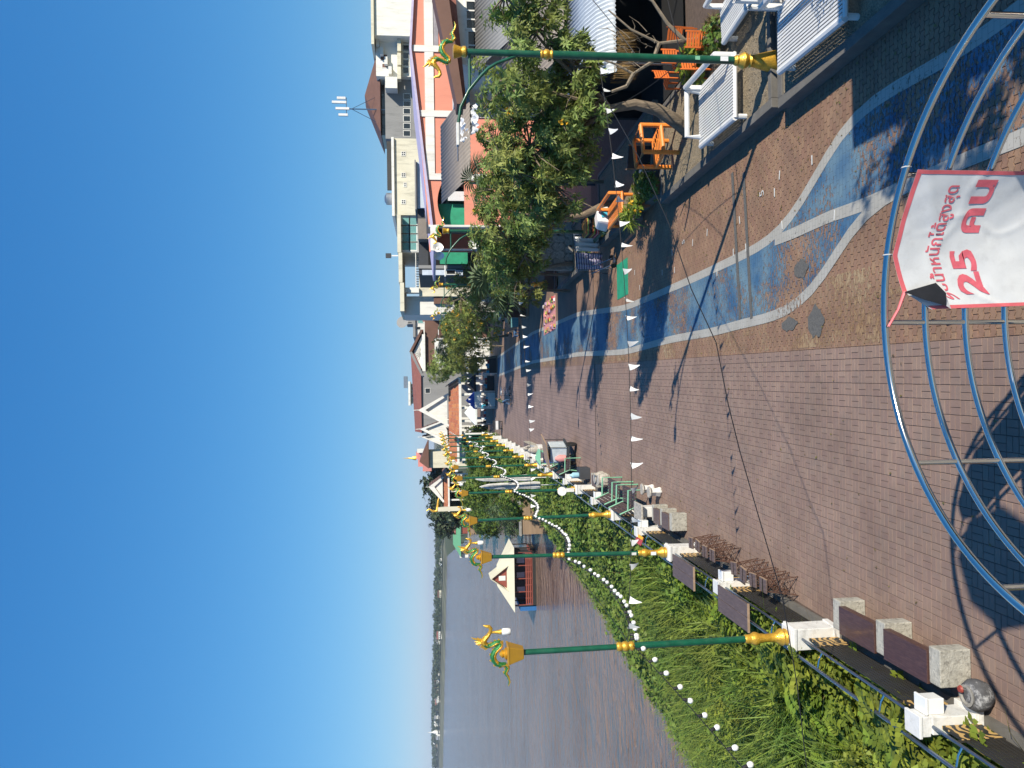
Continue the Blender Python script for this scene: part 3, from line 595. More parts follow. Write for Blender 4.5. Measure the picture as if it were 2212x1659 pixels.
# ---- bulbs strung from lamp to lamp
def bulb_string(a, b, n, sag, label, skip=()):
    a, b = Vector(a), Vector(b); t = thing('string_light', label, 'string lights', a, 0, 'bulb strings between the lamp posts'); mb = MB()
    P = [(b-a)*k/24 + Vector((0, 0, -sag*4*(k/24)*(1-k/24))) for k in range(25)]
    MB().tube(P, .008, 5).build('cable', 'cable_black', t)
    for k in range(n):
        f = (k+.5)/n + random.uniform(-.008, .008); p = (b-a)*f + Vector((0, 0, -sag*4*f*(1-f))); q = link('socket', SOCK, None, t, p); q.rotation_euler = (random.uniform(-.3, .3), random.uniform(-.3, .3), 0)
        bl = link('bulb', BULB, None, q)
SOCK = MB().lathe([(.018, 0), (.028, -.02), (.028, -.075)], 8).mesh('socket', True); SOCK.materials.append(MATS['cable_black'])
BULB = MB().lathe([(.022, -.075), (.042, -.1), (.049, -.13), (.043, -.155), (.02, -.175)], 10).mesh('bulb', True); BULB.materials.append(MATS['white_lamp'])
z_ = 4.22
bulb_string((fx(14.5), 14.45, z_), (-6.1, 7.2, 3.15), 17, .12, 'white bulb string running from the nearest lamp toward the camera')
for i in range(9):
    bulb_string((fx(LAMPY[i]), LAMPY[i]+.08, z_), (fx(LAMPY[i+1]), LAMPY[i+1]-.08, z_+.02), 22 if i else 21, .55 if i else .5, 'white bulb string between the %s and %s river lamps' % (ORD[i], ORD[i+1]))

# ------------------------------------------------------------------ round viewing platform rail below the camera, with its banner
PC = Vector((.78, 4.75, 0)); PR, PZ = 2.7, 3.3
t = thing('platform_railing', 'polished steel ring railing curving round the viewing platform below', 'railing', (PC.x, PC.y, 0))
def ring(z, r_=.034): return MB().tube([(PR*math.cos(a), PR*math.sin(a), z) for a in [math.radians(-20 + k*220/90) for k in range(91)]], r_, 12)
ring(PZ, .036).build('top_rail', 'chrome', t, True)
for k in range(1, 4): ring(PZ-.45*k, .032).build('rail', 'chrome', t, True)
for az in (-6, 26, 59, 91, 123, 154, 187):
    a = math.radians(az); MB().tube([(PR*math.cos(a), PR*math.sin(a), PZ), (PR*math.cos(a), PR*math.sin(a), 1.4)], .027, 10).build('post', 'chrome', t, True)
MB().lathe([(2.7, 1.2), (2.75, 1.25), (2.75, 1.38), (2.7, 1.42)], 48).build('floor', 'concrete', t)
MB().lathe([(.35, 0), (.3, .3), (.3, 1.2)], 20).build('column', 'white_paint', t)
# unseen deck added off to the side to cast the dark shape on the bricks
t = thing('shadow_deck', 'unseen octagonal deck added beside the camera for its shadow on the bricks', 'tower', (3.35, 3.3, 0))
MB().lathe([(.72, 6.0), (.85, 6.1), (.85, 6.2)], 8).build('deck', 'concrete', t); MB().lathe([(.2, 0), (.2, 6.0)], 12).build('column', 'white_paint', t)
# banner
mat('banner_white', (.70, .71, .72), .38, var=.05, sc=4, dirt=.25, dcol=(.42, .42, .42), dsc=6, coat=.2)
mat('banner_red', (.70, .14, .16), .4, var=.12, sc=8); mat('banner_print', (.72, .14, .18), .4, var=.15, sc=14); mat('banner_back', (.02, .02, .024), .45, var=.3, sc=8)
def az_of(X, Y):
    d = ray(X, Y); o_ = CAM - PC; A = d.x**2+d.y**2; B = 2*(o_.x*d.x+o_.y*d.y); Cc = o_.x**2+o_.y**2-(PR-.06)**2
    k = (-B+math.sqrt(B*B-4*A*Cc))/(2*A); p = CAM + d*k; return math.atan2(p.y-PC.y, p.x-PC.x), p.z
a0, z0 = az_of(1983, 366); am, zm = az_of(1929, 552); a1, z1 = az_of(1953, 634); a2, z2 = az_of(1926, 706); ab, zb = az_of(2048, 668); ac, zc = az_of(2030, 628)
print('BANNER', math.degrees(a0), z0, math.degrees(am), zm, math.degrees(a1), z1, math.degrees(a2), z2)
W_ = (ab-a0)*(PR-.06); H_ = 1.75
def topz(s):                                             # s: metres from the right edge
    sm, s1 = (am-a0)*(PR-.06), (a1-a0)*(PR-.06)
    return np.interp(s, [0, sm, s1, W_], [z0, zm, z1, z1-.28])
def bpos(s, d, off=0.):
    """banner surface: s across from the right edge, d down from the top edge"""
    rr = PR - .055 - off - .012*math.sin(s*4+d*2.5) - .004*math.sin(d*8-s*6+1.2*math.sin(s*5)) - .0012*math.sin(s*21+d*9+2*math.sin(d*6)) - .010*math.exp(-((d-s*.5-.1)/.07)**2) - .008*math.exp(-((d+s*.35-.75+.05*math.sin(s*9))/.05)**2) - .006*math.exp(-((s-.55-.1*math.sin(d*7))/.03)**2)*min(1, d*2)
    a = a0 + s/(PR-.06) - .012*d*(s/W_); return Vector((PC.x + rr*math.cos(a), PC.y + rr*math.sin(a), z_top(s, d)))
def z_top(s, d):
    tz = float(topz(s)); return tz - d*(1.0)
bn = thing('safety_banner', 'creased white banner with red border and red lettering tied to the steel ring', 'banner', (0, 0, 0))
def sheet(name, s0, s1, d0, d1, m, off, ns=60, nd=50, cut=None):
    mb = MB(); idx = {}
    for i in range(ns+1):
        for j in range(nd+1):
            s = s0+(s1-s0)*i/ns; d = d0+(d1-d0)*j/nd; idx[i, j] = len(mb.v); mb.v.append(tuple(bpos(s, d, off)))
    for i in range(ns):
        for j in range(nd):
            s = s0+(s1-s0)*(i+.5)/ns; d = d0+(d1-d0)*(j+.5)/nd
            if cut and cut(s, d): continue
            mb.f.append((idx[i, j], idx[i, j+1], idx[i+1, j+1], idx[i+1, j])); mb.k.append(0)
    return mb.build(name, m, bn, True)
S1 = (a1-a0)*(PR-.06); SM = (am-a0)*(PR-.06)
cutf = lambda s, d: s > S1 and (d + .28*(s-S1)/(W_-S1)*0) < .42*(s-S1)/(W_-S1)+.0 and False
sheet('sheet', 0, W_, 0, H_, 'banner_white', 0, cut=lambda s, d: s > S1-.02 and d < .03)
sheet('border', 0, W_, 0, .05, 'banner_red', .003, 60, 3, cut=lambda s, d: s > S1)
sheet('border', 0, .04, 0, H_, 'banner_red', .004, 3, 50); sheet('border', W_-.035, W_, .05, H_, 'banner_red', .004, 3, 50)
p0, p1, p2 = bpos(S1-.02, .02, .012), bpos(W_, .03, .012), bpos(S1-.06, .40, .03); pm = bpos(W_-.03, .26, .05)
def az_pt(X, Y, off):
    a, z = az_of(X, Y); return Vector((PC.x + (PR-.06-off)*math.cos(a), PC.y + (PR-.06-off)*math.sin(a), z))
T_, A_, M_, B_ = az_pt(1950, 631, .02), az_pt(2012, 611, .07), az_pt(2030, 634, .1), az_pt(2036, 662, .06); E_ = az_pt(1990, 648, .05)
mb = MB(); mb.add([T_, A_, M_, B_, E_], [(0, 1, 4), (1, 2, 4), (2, 3, 4), (3, 0, 4)]); mb.build('folded_corner', 'banner_back', bn, True)
mb = MB(); C2 = az_pt(2052, 668, .02); C1 = az_pt(2030, 610, .02); mb.add([A_, M_, B_, C2, C1], [(0, 1, 4), (1, 2, 4), (2, 3, 4)]); mb.build('curled_edge', 'banner_white', bn, True)
q = Vector((PC.x+(PR-.06)*math.cos(a2), PC.y+(PR-.06)*math.sin(a2), PZ)); MB().tube([p0, (p0+q)/2 + Vector((0, 0, -.02)), q], [.02, .014, .014], 6).build('tie_strap', 'banner_red', bn)
for aa in (a0, am):
    q = Vector((PC.x+PR*math.cos(aa), PC.y+PR*math.sin(aa), PZ)); MB().tube([q + Vector((.045*math.cos(k*.8)*-math.sin(aa)*0, .045*math.cos(k*.8), .045*math.sin(k*.8))) for k in range(9)], .006, 5).build('cable_tie', 'cable_white', bn)
def print_on(txt, size, s_left, d_base, bold=0., width=None):
    cu = bpy.data.curves.new('text', 'FONT'); cu.body = txt; cu.size = size; cu.offset = bold; cu.resolution_u = 3
    o = bpy.data.objects.new('lettering', cu); COL.objects.link(o); bpy.context.view_layer.update()
    me = bpy.data.meshes.new_from_object(o.evaluated_get(bpy.context.evaluated_depsgraph_get())); bpy.data.objects.remove(o)
    import bmesh
    bm = bmesh.new(); bm.from_mesh(me); bmesh.ops.triangulate(bm, faces=bm.faces); bmesh.ops.subdivide_edges(bm, edges=[e for e in bm.edges if e.calc_length() > .05], cuts=2); bm.to_mesh(me); bm.free()
    xs = [v.co.x for v in me.vertices]; k = (width/(max(xs)-min(xs))) if width else 1; x0 = min(xs)
    for v in me.vertices: v.co = bpos(s_left - (v.co.x-x0)*k, d_base - v.co.y, .006)
    me.materials.clear(); ob = link('lettering', me, 'banner_print', bn); ob['kind'] = 'stuff'; return ob
print_on('รบน้ำหนักได้สูงสุด', .19, W_-.09, .50, .002, width=W_-.24)
print_on('25 คน', .36, W_-.13, .88, .012, width=W_-.22)
# ------------------------------------------------------------------ town side: lamps, planters, pipe furniture, trees, shop
mat('gravel', (.30, .24, .16), .95, var=.5, sc=28, bump=1., bsc=45, coords='World', dirt=.5, dcol=(.10, .08, .05), dsc=6)
mat('pipe_white', (.76, .76, .75), .4, var=.05, sc=3, coat=.2, dirt=.12, dcol=(.4, .38, .35), dsc=4)
mat('pipe_orange', (.85, .27, .045), .45, var=.12, sc=4, dirt=.2, dcol=(.45, .14, .04), dsc=6)
mat('plastic_orange', (.7, .16, .03), .5, var=.15, sc=6); mat('pipe_green', (.10, .22, .14), .5, var=.15, sc=5)
mat('bark', (.22, .17, .12), .9, var=.35, sc=9, bump=1., bsc=25, stretch=(1, 1, .3)); mat('dead_wood', (.26, .21, .15), .9, var=.3, sc=8, bump=.6)
mat('room_shade_black', (.006, .006, .007), .9, var=0); mat('thatch', (.30, .19, .07), .95, var=.35, sc=20)  # near-black room colour stands in for the shade of interiors
mat('roof_tan', (.27, .23, .195), .6, var=.15, sc=1, dirt=.3, dcol=(.17, .14, .12), dsc=1.5); mat('sheet_white', (.55, .60, .66), .4, var=.08, sc=2)
mat('lilac', (.45, .40, .58), .5); mat('clay', (.35, .14, .07), .8, var=.2, sc=6); mat('pot_grey', (.16, .16, .17), .7)
mat('flower_yellow', (.75, .42, .02), .6); mat('flower_white', (.8, .78, .74), .6)
leafmat('tree_leaf', (.27, .34, .09), var=.45, trans=.3, hue=.035); leafmat('palm_leaf', (.14, .20, .09), var=.3, trans=.2); leafmat('tree_yellow', (.26, .29, .07), var=.4)
def town_lamp():
    t = thing('street_lamp', 'x', 'street lamp')
    MB().lathe([(.30, 0), (.31, .06), (.27, .10), (.26, .16), (.14, .66), (.13, .72), (.15, .76), (.12, .80), (.17, .86), (.185, .92), (.14, 1.0), (.11, 1.04), (.12, 1.08), (.09, 1.14)], 20).build('base', 'gold', t, True)
    MB().tube([(0, 0, 1.1), (0, 0, 5.3)], .085, 14).build('pole', 'lamp_green', t, True)
    MB().lathe([(.08, 5.25), (.105, 5.28), (.08, 5.32), (.11, 5.37), (.11, 5.42), (.08, 5.46), (.1, 5.5), (.075, 5.53)], 14).build('collar', 'gold', t, True)
    MB().tube([(0, 0, 5.5), (0, 0, 7.15)], .07, 14).build('pole', 'lamp_green', t, True)
    MB().lathe([(.08, 7.13), (.12, 7.16), (.12, 7.22), (.10, 7.25), (.14, 7.38), (.15, 7.42), (.1, 7.44)], 16).build('cup', 'gold', t, True)
    a = MB().tube([(-.04, 0, 6.03), (-.22, 0, 6.49), (-.34, 0, 6.68), (-.5, 0, 6.84), (-.81, 0, 7.1), (-1.17, 0, 7.28), (-1.55, 0, 7.34)], .035, 10).tube([(0, 0, 7.08), (-.78, 0, 7.08)], .03, 8).build('arm', 'lamp_green', t, True)
    MB().tube([(-1.9, 0, 7.35), (-2.33, 0, 7.35)], .014, 6).build('arm_tip', 'steel_blue', a)
    MB().bx(-2.0, -1.52, -.1, .1, 7.32, 7.38).build('lamp_head', 'white_paint', t, bev=.01); MB().bx(-1.96, -1.56, -.085, .085, 7.308, 7.318).build('lamp_lens', 'white_lamp', t)
    naga(t, 7.46, True); return t
tl0 = town_lamp()
tn = ['naga lamp post with curved bracket arm beside the white slatted benches', 'naga lamp post rising from the dense tree before the coral building', 'naga bracket lamp beside the yellow flowering tree', 'naga bracket lamp behind the thin grey tree', 'naga bracket lamp farthest along the shop side']
for i, (x, y) in enumerate(((7.53, 16.3), (7.4, 33.2), (7.87, 51.8), (7.9, 69.2), (7.1, 90))):
    o = tl0 if i == 0 else copy_tree(tl0); o.location = (x, y, .02); o.rotation_euler = (0, 0, R(random.uniform(-6, 6))); tag(o, tn[i], 'street lamp', 'naga bracket lamps on the shop side')
MB().bx(-.05, .05, -.092, -.089, 1.3, 1.48).build('notice_sticker', 'flag_white', tl0); MB().bx(-.04, .04, -.089, -.086, 1.95, 2.06).build('notice_sticker', 'mint', tl0)

# ---- planter beds
def bed(x0, x1, y0, y1, label):
    t = thing('planter_bed', label, 'planter', ((x0+x1)/2, (y0+y1)/2, 0)); a, b = (x1-x0)/2, (y1-y0)/2
    for nm, q in (('kerb', (-a, -a+.22, -b, b)), ('kerb', (a-.15, a, -b, b)), ('kerb', (-a+.221, a-.151, -b, -b+.16)), ('kerb', (-a+.221, a-.151, b-.2, b))):
        MB().bx(*q, 0, .34).build(nm, 'concrete_dark', t, bev=.01)
    MB().bx(-a+.2, a-.14, -b+.14, b-.18, 0, .29).build('gravel_bed', 'gravel', t)
    n_ = int(2200*min(1, (x1-x0)*(y1-y0)/25)); c = np.c_[RNG.uniform(-a+.25, a-.2, n_), RNG.uniform(-b+.2, b-.25, n_), np.full(n_, .295)]; s_ = RNG.uniform(.012, .034, n_)
    base = np.array([(1, 0, 0), (0, 1, 0), (-1, 0, 0), (0, -1, 0), (0, 0, .8)]); v = (c[:, None] + base[None]*s_[:, None, None]*RNG.uniform(.6, 1.3, (n_, 1, 3))).reshape(-1, 3)
    f = (np.arange(n_)[:, None, None]*5 + np.array([[0, 1, 4], [1, 2, 4], [2, 3, 4], [3, 0, 4]])[None]).reshape(-1, 3); o = nmesh('pebbles', v, f, 'gravel', t); o['kind'] = 'stuff'
bed(6.45, 9.6, 16.2, 24.6, 'gravel planter bed with dark concrete kerb under the leaning tree'); bed(6.9, 10.2, 25.2, 34, 'planter bed behind the orange slatted bench'); bed(6.6, 9.4, 38, 47, 'planter bed with low stone edge beyond the laundry'); bed(6.3, 9.5, 9.0, 15.9, 'gravel bed under the near white bench')

# ---- slatted pipe furniture
def pipe_bench(name, label, loc, L_, W_, m, rz=0., h=.5, back=True, loops=(1,), cat='bench'):
    t = thing(name, label, cat, loc, rz); n_ = int(W_/.075)
    for k in range(n_): MB().bx(-.022, .022, -L_/2, L_/2, 0, .02).build('slat', m, t, loc=(-W_/2+.06+k*(W_-.12)/(n_-1), 0, h))
    MB().tube([(-W_/2, -L_/2, h-.035), (-W_/2, L_/2, h-.035)], .075, 8).build('side_rail', m, t, True); MB().tube([(W_/2, -L_/2, h-.035), (W_/2, L_/2, h-.035)], .055, 8).build('side_rail', m, t, True)
    for s in (-1, 1):
        MB().tube([(-W_/2, s*L_/2, h-.04), (W_/2, s*L_/2, h-.04)], .05, 8).build('end_rail', m, t, True)
        for q in (-1, 1): MB().tube([(q*(W_/2-.06), s*(L_/2-.08), .15), (q*(W_/2-.06), s*(L_/2-.08), h-.05)], .065, 8).build('leg', m, t, True)
    if back: MB().tube([(W_/2, -L_/2+.1, h), (W_/2, -L_/2+.1, h+.42), (W_/2, L_/2-.1, h+.42), (W_/2, L_/2-.1, h)], .072, 8).build('back_loop', m, t, True)
    for s in loops: MB().tube([(-W_/2+.25, s*(L_/2-.02), h), (-W_/2+.25, s*(L_/2-.02), h+.36), (W_/2-.08, s*(L_/2-.02), h+.36), (W_/2-.08, s*(L_/2-.02), h)], .072, 8).build('arm_loop', m, t, True)
    return t
pipe_bench('slatted_bench', 'white slatted pipe bench nearest the camera beside the blue lane', (7.42, 13.95, .12), 2.55, 1.3, 'pipe_white', R(-3), loops=())
pipe_bench('slatted_bench', 'white slatted pipe bench before the leaning tree trunk', (7.55, 18.75, .14), 2.35, 1.55, 'pipe_white', R(-2), loops=(1,))
pipe_bench('slatted_bench', 'white slatted pipe bench in the corner behind the lamp base', (9.4, 17.3, .14), 1.9, .9, 'pipe_white', R(6), loops=(-1,))
pipe_bench('slatted_bench', 'orange slatted pipe bench holding a white parcel', (7.35, 29.2, .14), 2.2, .75, 'pipe_orange', R(4), h=.62, loops=())
pipe_bench('slatted_bench', 'green pipe bench piled with folded cloth', (7.55, 33.4, .05), 1.6, .8, 'pipe_green', R(2), h=.55, loops=(1, -1))
def pipe_chair(name, label, loc, m, rz=0., w=.62, h=.45, hb=.95, d=.62):
    t = thing(name, label, 'chair', loc, rz); r_ = .072
    for sx in (-1, 1):
        MB().tube([(sx*w/2, -d/2, 0), (sx*w/2, -d/2, hb), (sx*w/2, d/2, hb), (sx*w/2, d/2, 0)], r_, 8).build('side_frame', m, t, True)
        MB().tube([(sx*w/2, -d/2, h), (sx*w/2, d/2, h)], r_*.9, 8).build('side_rail', m, t, True)
    for y in (-d/2, d/2):
        for z in (h, hb): MB().tube([(-w/2, y, z), (w/2, y, z)], r_*.9, 8).build('rail', m, t, True)
    for k in range(6): MB().bx(-w/2, w/2, -.02, .02, 0, .02).build('slat', m, t, loc=(0, -d/2+.08+k*(d-.16)/5, h+.05))
    return t
pipe_chair('pipe_chair', 'white pipe armchair at the frame edge above the near bench', (9.0, 15.0, .29), 'pipe_white', R(8), w=1.2, hb=1.25, d=.75); pipe_chair('pipe_chair', 'white pipe stool frame between the two white benches', (8.85, 15.6, .29), 'pipe_white', R(-5), w=.7, hb=.7, d=.5)
pipe_chair('pipe_chair', 'tall orange pipe armchair standing at the planter edge', (7.9, 23.2, .29), 'pipe_orange', R(14), w=.95, h=.5, hb=1.15, d=.85)
def crate_chair(label, loc, rz):
    t = thing('plastic_chair', label, 'chair', loc, rz, 'orange plastic chairs of the dark shop')
    MB().bx(-.2, .2, -.2, .2, .42, .46).build('seat', 'plastic_orange', t, bev=.01)
    for sx in (-1, 1):
        for sy in (-1, 1): MB().frustum(0, .018, .018, .42, .026, .026, (sx*.17, sy*.17)).build('leg', 'plastic_orange', t)
    for k in range(5): MB().bx(-.2, .2, .175, .2, 0, .05).build('back_slat', 'plastic_orange', t, loc=(0, 0, .5+k*.075))
    for s in (-1, 1): MB().bx(-.02, .02, .172, .203, .46, .9).build('back_post', 'plastic_orange', t, loc=(s*.2, 0, 0))
for k, (X, Y) in enumerate(((1500, 75), (1545, 90), (1488, 130), (1532, 150), (1470, 175))):
    p = G(X, Y, .3); crate_chair(['orange plastic chair inside the dark shop, topmost', 'orange plastic chair beside the lilac hanging pot', 'orange plastic chair behind the green lamp pole', 'orange plastic chair beside the leafy pot plant', 'orange plastic chair nearest the leaning trunk'][k], (p.x, p.y, .3), R(150+k*17))

# ---- trees
def whorls(c, m_leaf, n_leaf, ln, wd, axis, up=.25):
    n_ = len(c); V_, F_, b = [], [], 0
    ax = axis/np.linalg.norm(axis, axis=1)[:, None]; tmp = np.cross(ax, RNG.normal(0, 1, (n_, 3))); e1 = tmp/np.linalg.norm(tmp, axis=1)[:, None]; e2 = np.cross(ax, e1)
    for k in range(n_leaf):
        a = 2*np.pi*k/n_leaf + RNG.normal(0, .25, n_); d = e1*np.cos(a)[:, None] + e2*np.sin(a)[:, None] + ax*RNG.normal(up, .3, n_)[:, None]; d /= np.linalg.norm(d, axis=1)[:, None]
        L_ = ln*RNG.uniform(.65, 1.25, n_); v, f = quads_leaf(c, d, ax + RNG.normal(0, .2, (n_, 3)), L_, L_*wd); V_.append(v); F_.append(f+b); b += len(v)
    return np.vstack(V_), np.vstack(F_)
def tree(name, label, base, lobes, trunk, m='tree_leaf', ln=.205, wd=.15, dens=26, nl=7, flowers=0, fm='flower_yellow', bm='bark', tr=.17, bare=0, group='trees on the shop side', clumps=7):
    t = thing(name, label, 'tree', base, 0, group); B = Vector(base)
    P = [Vector(p)-B for p in trunk]; MB().tube(P, [tr*(1-.5*i/(len(P)-1)) for i in range(len(P))], 9).build('trunk', bm, t, True)
    mb = MB(); C_, A_ = [], []
    top = P[-1]
    for (cx, cy, cz, rx, ry, rz_) in lobes:
        c = Vector((cx, cy, cz))-B; midp = top.lerp(c, .5) + Vector((random.uniform(-.2, .2), random.uniform(-.2, .2), .15)); mb.tube([top, midp, c], [tr*.3, tr*.2, tr*.1], 6)
        n_ = max(20, int(dens*(rx*ry+ry*rz_+rx*rz_)*1.6))
        # uneven crown: clumps inside the lobe, shell-weighted
        k = max(4, int(clumps*(rx*ry*rz_)**.5)); d = RNG.normal(0, 1, (k, 3)); d /= np.linalg.norm(d, axis=1)[:, None]; cc = d*RNG.uniform(.45, 1., (k, 1))**.6
        for q in cc[:12]: e = c + Vector((q[0]*rx, q[1]*ry, q[2]*rz_)); mb.tube([c, c.lerp(e, .5) + Vector((0, 0, .06)), e], [tr*.14, tr*.1, .012], 5)
        idx = RNG.integers(0, k, n_); off = RNG.normal(0, 1, (n_, 3)); off /= np.linalg.norm(off, axis=1)[:, None]; off *= (RNG.uniform(0, 1, (n_, 1))**.5)*.36*RNG.uniform(.6, 1.2, k)[idx][:, None]
        u = cc[idx]*.85 + off; p = np.array(c) + u*np.array([rx, ry, rz_]); C_.append(p); A_.append(u + RNG.normal(0, .35, (n_, 3)) + np.array([0, 0, .25]))
    for _ in range(bare):
        lo = lobes[random.randrange(len(lobes))]; a = Vector(lo[:3])-B; d = Vector((random.uniform(-1, 1)*lo[3], random.uniform(-1, 1)*lo[4], random.uniform(-1, .9)*lo[5])); mb.tube([a, a+d*.6+Vector((0, 0, .1)), a+d*1.15], [.02, .014, .005], 5)
    mb.build('limbs', bm, t, True)
    C_, A_ = np.vstack(C_), np.vstack(A_); v, f = whorls(C_, m, nl, ln, wd, A_); o = nmesh('crown', v, f, m, t); o['kind'] = 'stuff'
    if flowers:
        i_ = RNG.choice(len(C_), flowers); c = C_[i_]*1.0 + (C_[i_]-C_.mean(0))*.06; c = np.repeat(c, 5, 0) + RNG.normal(0, .05, (len(c)*5, 3)); v, f = whorls(c, fm, 4, .09, .42, RNG.normal(0, 1, c.shape), .6); o = nmesh('blossom', v, f, fm, t); o['kind'] = 'stuff'
    return t
b1 = (7.9, 22.0, .12)
tree('broadleaf_tree', 'large glossy-leaved tree with a thick leaning trunk behind the white bench', b1,
     [(8.7, 20.6, 5.7, 1.3, 1.4, 1.15), (7.3, 21.6, 5.1, 1.35, 1.3, 1.25), (10.3, 20.8, 4.9, 1.1, 1.2, 1.2), (6.3, 22.2, 4.3, 1.2, 1.2, 1.1), (7.5, 22.4, 3.8, 1.2, 1.1, .85), (9.8, 21.8, 3.6, 1., 1., .75), (8.6, 22.0, 4.6, 1.2, 1.1, 1.), (5.6, 22.9, 4.9, .95, .9, .95), (6.6, 21.6, 5.6, 1.0, 1.0, .9), (10.9, 20.2, 5.9, .9, .9, .9), (8.4, 21.2, 3.3, 1.2, .9, .7), (9.3, 20.9, 3.9, 1.0, .9, .7), (7.2, 21.3, 4.4, 1.1, .9, .8), (8.0, 20.9, 4.2, 1.0, .8, .8)],
     [b1, (8.15, 21.8, .6), (8.45, 21.6, 1.3), (8.55, 21.5, 2.0), (8.4, 21.5, 2.7)], tr=.24, flowers=9, bare=34, dens=52, clumps=14)
b2 = (8.2, 31.0, .12)
tree('broadleaf_tree', 'dense glossy-leaved tree behind the orange slatted bench', b2,
     [(8.3, 29.6, 5.3, 1.6, 1.6, 1.3), (6.9, 30.4, 5.2, 1.5, 1.5, 1.3), (7.4, 30.6, 3.9, 1.6, 1.4, 1.1), (5.9, 31.2, 4.1, 1.2, 1.3, 1.1), (9.2, 30.0, 4.2, 1.2, 1.2, 1.1), (5.6, 32.0, 5.2, 1.2, 1.2, 1.1), (9.9, 29.2, 5.4, 1.1, 1.1, 1.0)],
     [b2, (8.0, 30.9, .8), (7.55, 30.8, 1.7), (7.4, 30.8, 2.6)], tr=.2, flowers=8, bare=26, dens=54, clumps=13)
b3 = (7.3, 40.5, .12)
tree('broadleaf_tree', 'yellowish bushy tree over the laundry, beyond the dense tree', b3,
     [(7.9, 39.6, 4.4, 1.4, 1.4, 1.1), (6.6, 40.0, 3.3, 1.4, 1.3, 1.0), (7.9, 40.0, 3.0, 1.3, 1.3, 1.0), (5.9, 41.2, 2.6, 1.2, 1.2, .9)], [b3, (7.2, 40.4, 1.2), (6.9, 40.3, 2.4)], m='tree_yellow', tr=.14, dens=30, flowers=8, bare=14, clumps=11)
b4 = (7.6, 56, .1)
tree('flowering_tree', 'thin grey-twigged tree with yellow blossom on the shop side', b4,
     [(7.4, 55, 5.8, 2.0, 2.0, 1.6), (5.9, 56.5, 5.7, 1.9, 2.0, 1.6), (7.0, 57, 3.8, 2.2, 2.0, 1.5), (5.4, 58, 3.9, 1.8, 1.9, 1.4), (8.6, 55.5, 4.6, 1.8, 1.7, 1.5)], [b4, (7.4, 55.9, 1.2), (7.0, 56, 2.6)], m='tree_leaf', ln=.2, tr=.13, dens=23, flowers=80, bare=70, clumps=11, bm='dead_wood')
b5 = (6.6, 78, .1)
tree('broadleaf_tree', 'round green tree next to the far market stalls', b5, [(6.8, 74.5, 5.2, 2.8, 2.2, 2.1), (4.7, 77, 4.6, 2.4, 2.0, 2.0), (8.6, 74, 4.8, 2.4, 2.0, 2.1), (6.8, 70, 5.6, 2.2, 2.0, 1.8), (3.4, 79, 4.4, 1.6, 1.6, 1.6)], [b5, (6.4, 78, 1.2), (6.2, 77.8, 2.4)], m='tree_yellow', ln=.3, tr=.15, dens=20, flowers=20, clumps=11)
b6 = (5.2, 92, .1)
tree('broadleaf_tree', 'dark green tree right of the white pavilion gable', b6, [(4.4, 91, 6.2, 2.2, 2.0, 2.2), (6.2, 92, 5.6, 2.2, 2.0, 2.2), (3.6, 93, 7.2, 1.6, 1.6, 1.6), (7.6, 90, 5.0, 2.0, 2.0, 2.0)], [b6, (5.0, 92, 1.5), (4.9, 92, 3)], ln=.32, tr=.16, dens=20, clumps=11)
# trees past the frame's edge whose shade falls on the lane
b7 = (9.6, 5.6, .1)
tree('broadleaf_tree', 'tree beyond the frame edge shading the blue lane', b7, [(8.6, 5.9, 4.7, 1.1, 1.3, .9), (9.2, 4.6, 5.2, 1.2, 1.2, 1.0), (8.9, 7.0, 4.6, .8, .8, .7), (9.6, 6.0, 5.6, 1.2, 1.2, 1.)], [b7, (9.5, 5.6, 1.5), (9.4, 5.6, 3.2)], dens=22)
def fan_palm(label, base, h, nfr, r_, m='palm_leaf'):
    t = thing('fan_palm', label, 'palm', base, 0, 'fan palms'); MB().tube([(0, 0, 0), (.05, 0, h*.6), (0, .05, h)], [.09, .07, .06], 8).build('trunk', 'bark', t, True)
    for k in range(nfr):
        a = 2*math.pi*k/nfr + random.uniform(-.2, .2); el = random.uniform(-.5, 1.1); d = Vector((math.cos(a)*math.cos(el), math.sin(a)*math.cos(el), math.sin(el))); s = d.cross(Vector((0, 0, 1))).normalized(); n_ = s.cross(d)
        mb = MB(); o_ = Vector((0, 0, h)); c = o_ + d*r_*.8; mb.tube([o_, c], .012, 4)
        for q in range(15):
            an = R(-110 + 220*q/14); dd = (d*math.cos(an) + s*math.sin(an)).normalized(); side = (s*math.cos(an) - d*math.sin(an)).normalized(); L_ = r_*(.95+.15*math.cos(an)); w_ = .035*r_/.6
            mb.add([c, c + dd*L_*.55 + side*w_ + n_*.02, c + dd*L_ - Vector((0, 0, L_*.22)), c + dd*L_*.55 - side*w_ + n_*.02], [(0, 1, 2, 3)])
        mb.build('frond', m, t)
fan_palm('grey-green fan palm under the loudspeaker pole', (6.9, 41.8, .1), 4.1, 16, 1.25); fan_palm('fan palm drooping beside the yellowish tree', (6.1, 42.6, .1), 3.2, 14, 1.25)
fan_palm('dark spiky palm beside the far white shop front', (5.9, 84, .1), 5.0, 14, 1.0); fan_palm('small spiky palm above the dense tree before the coral wall', (9.6, 33, .1), 5.6, 15, .75)
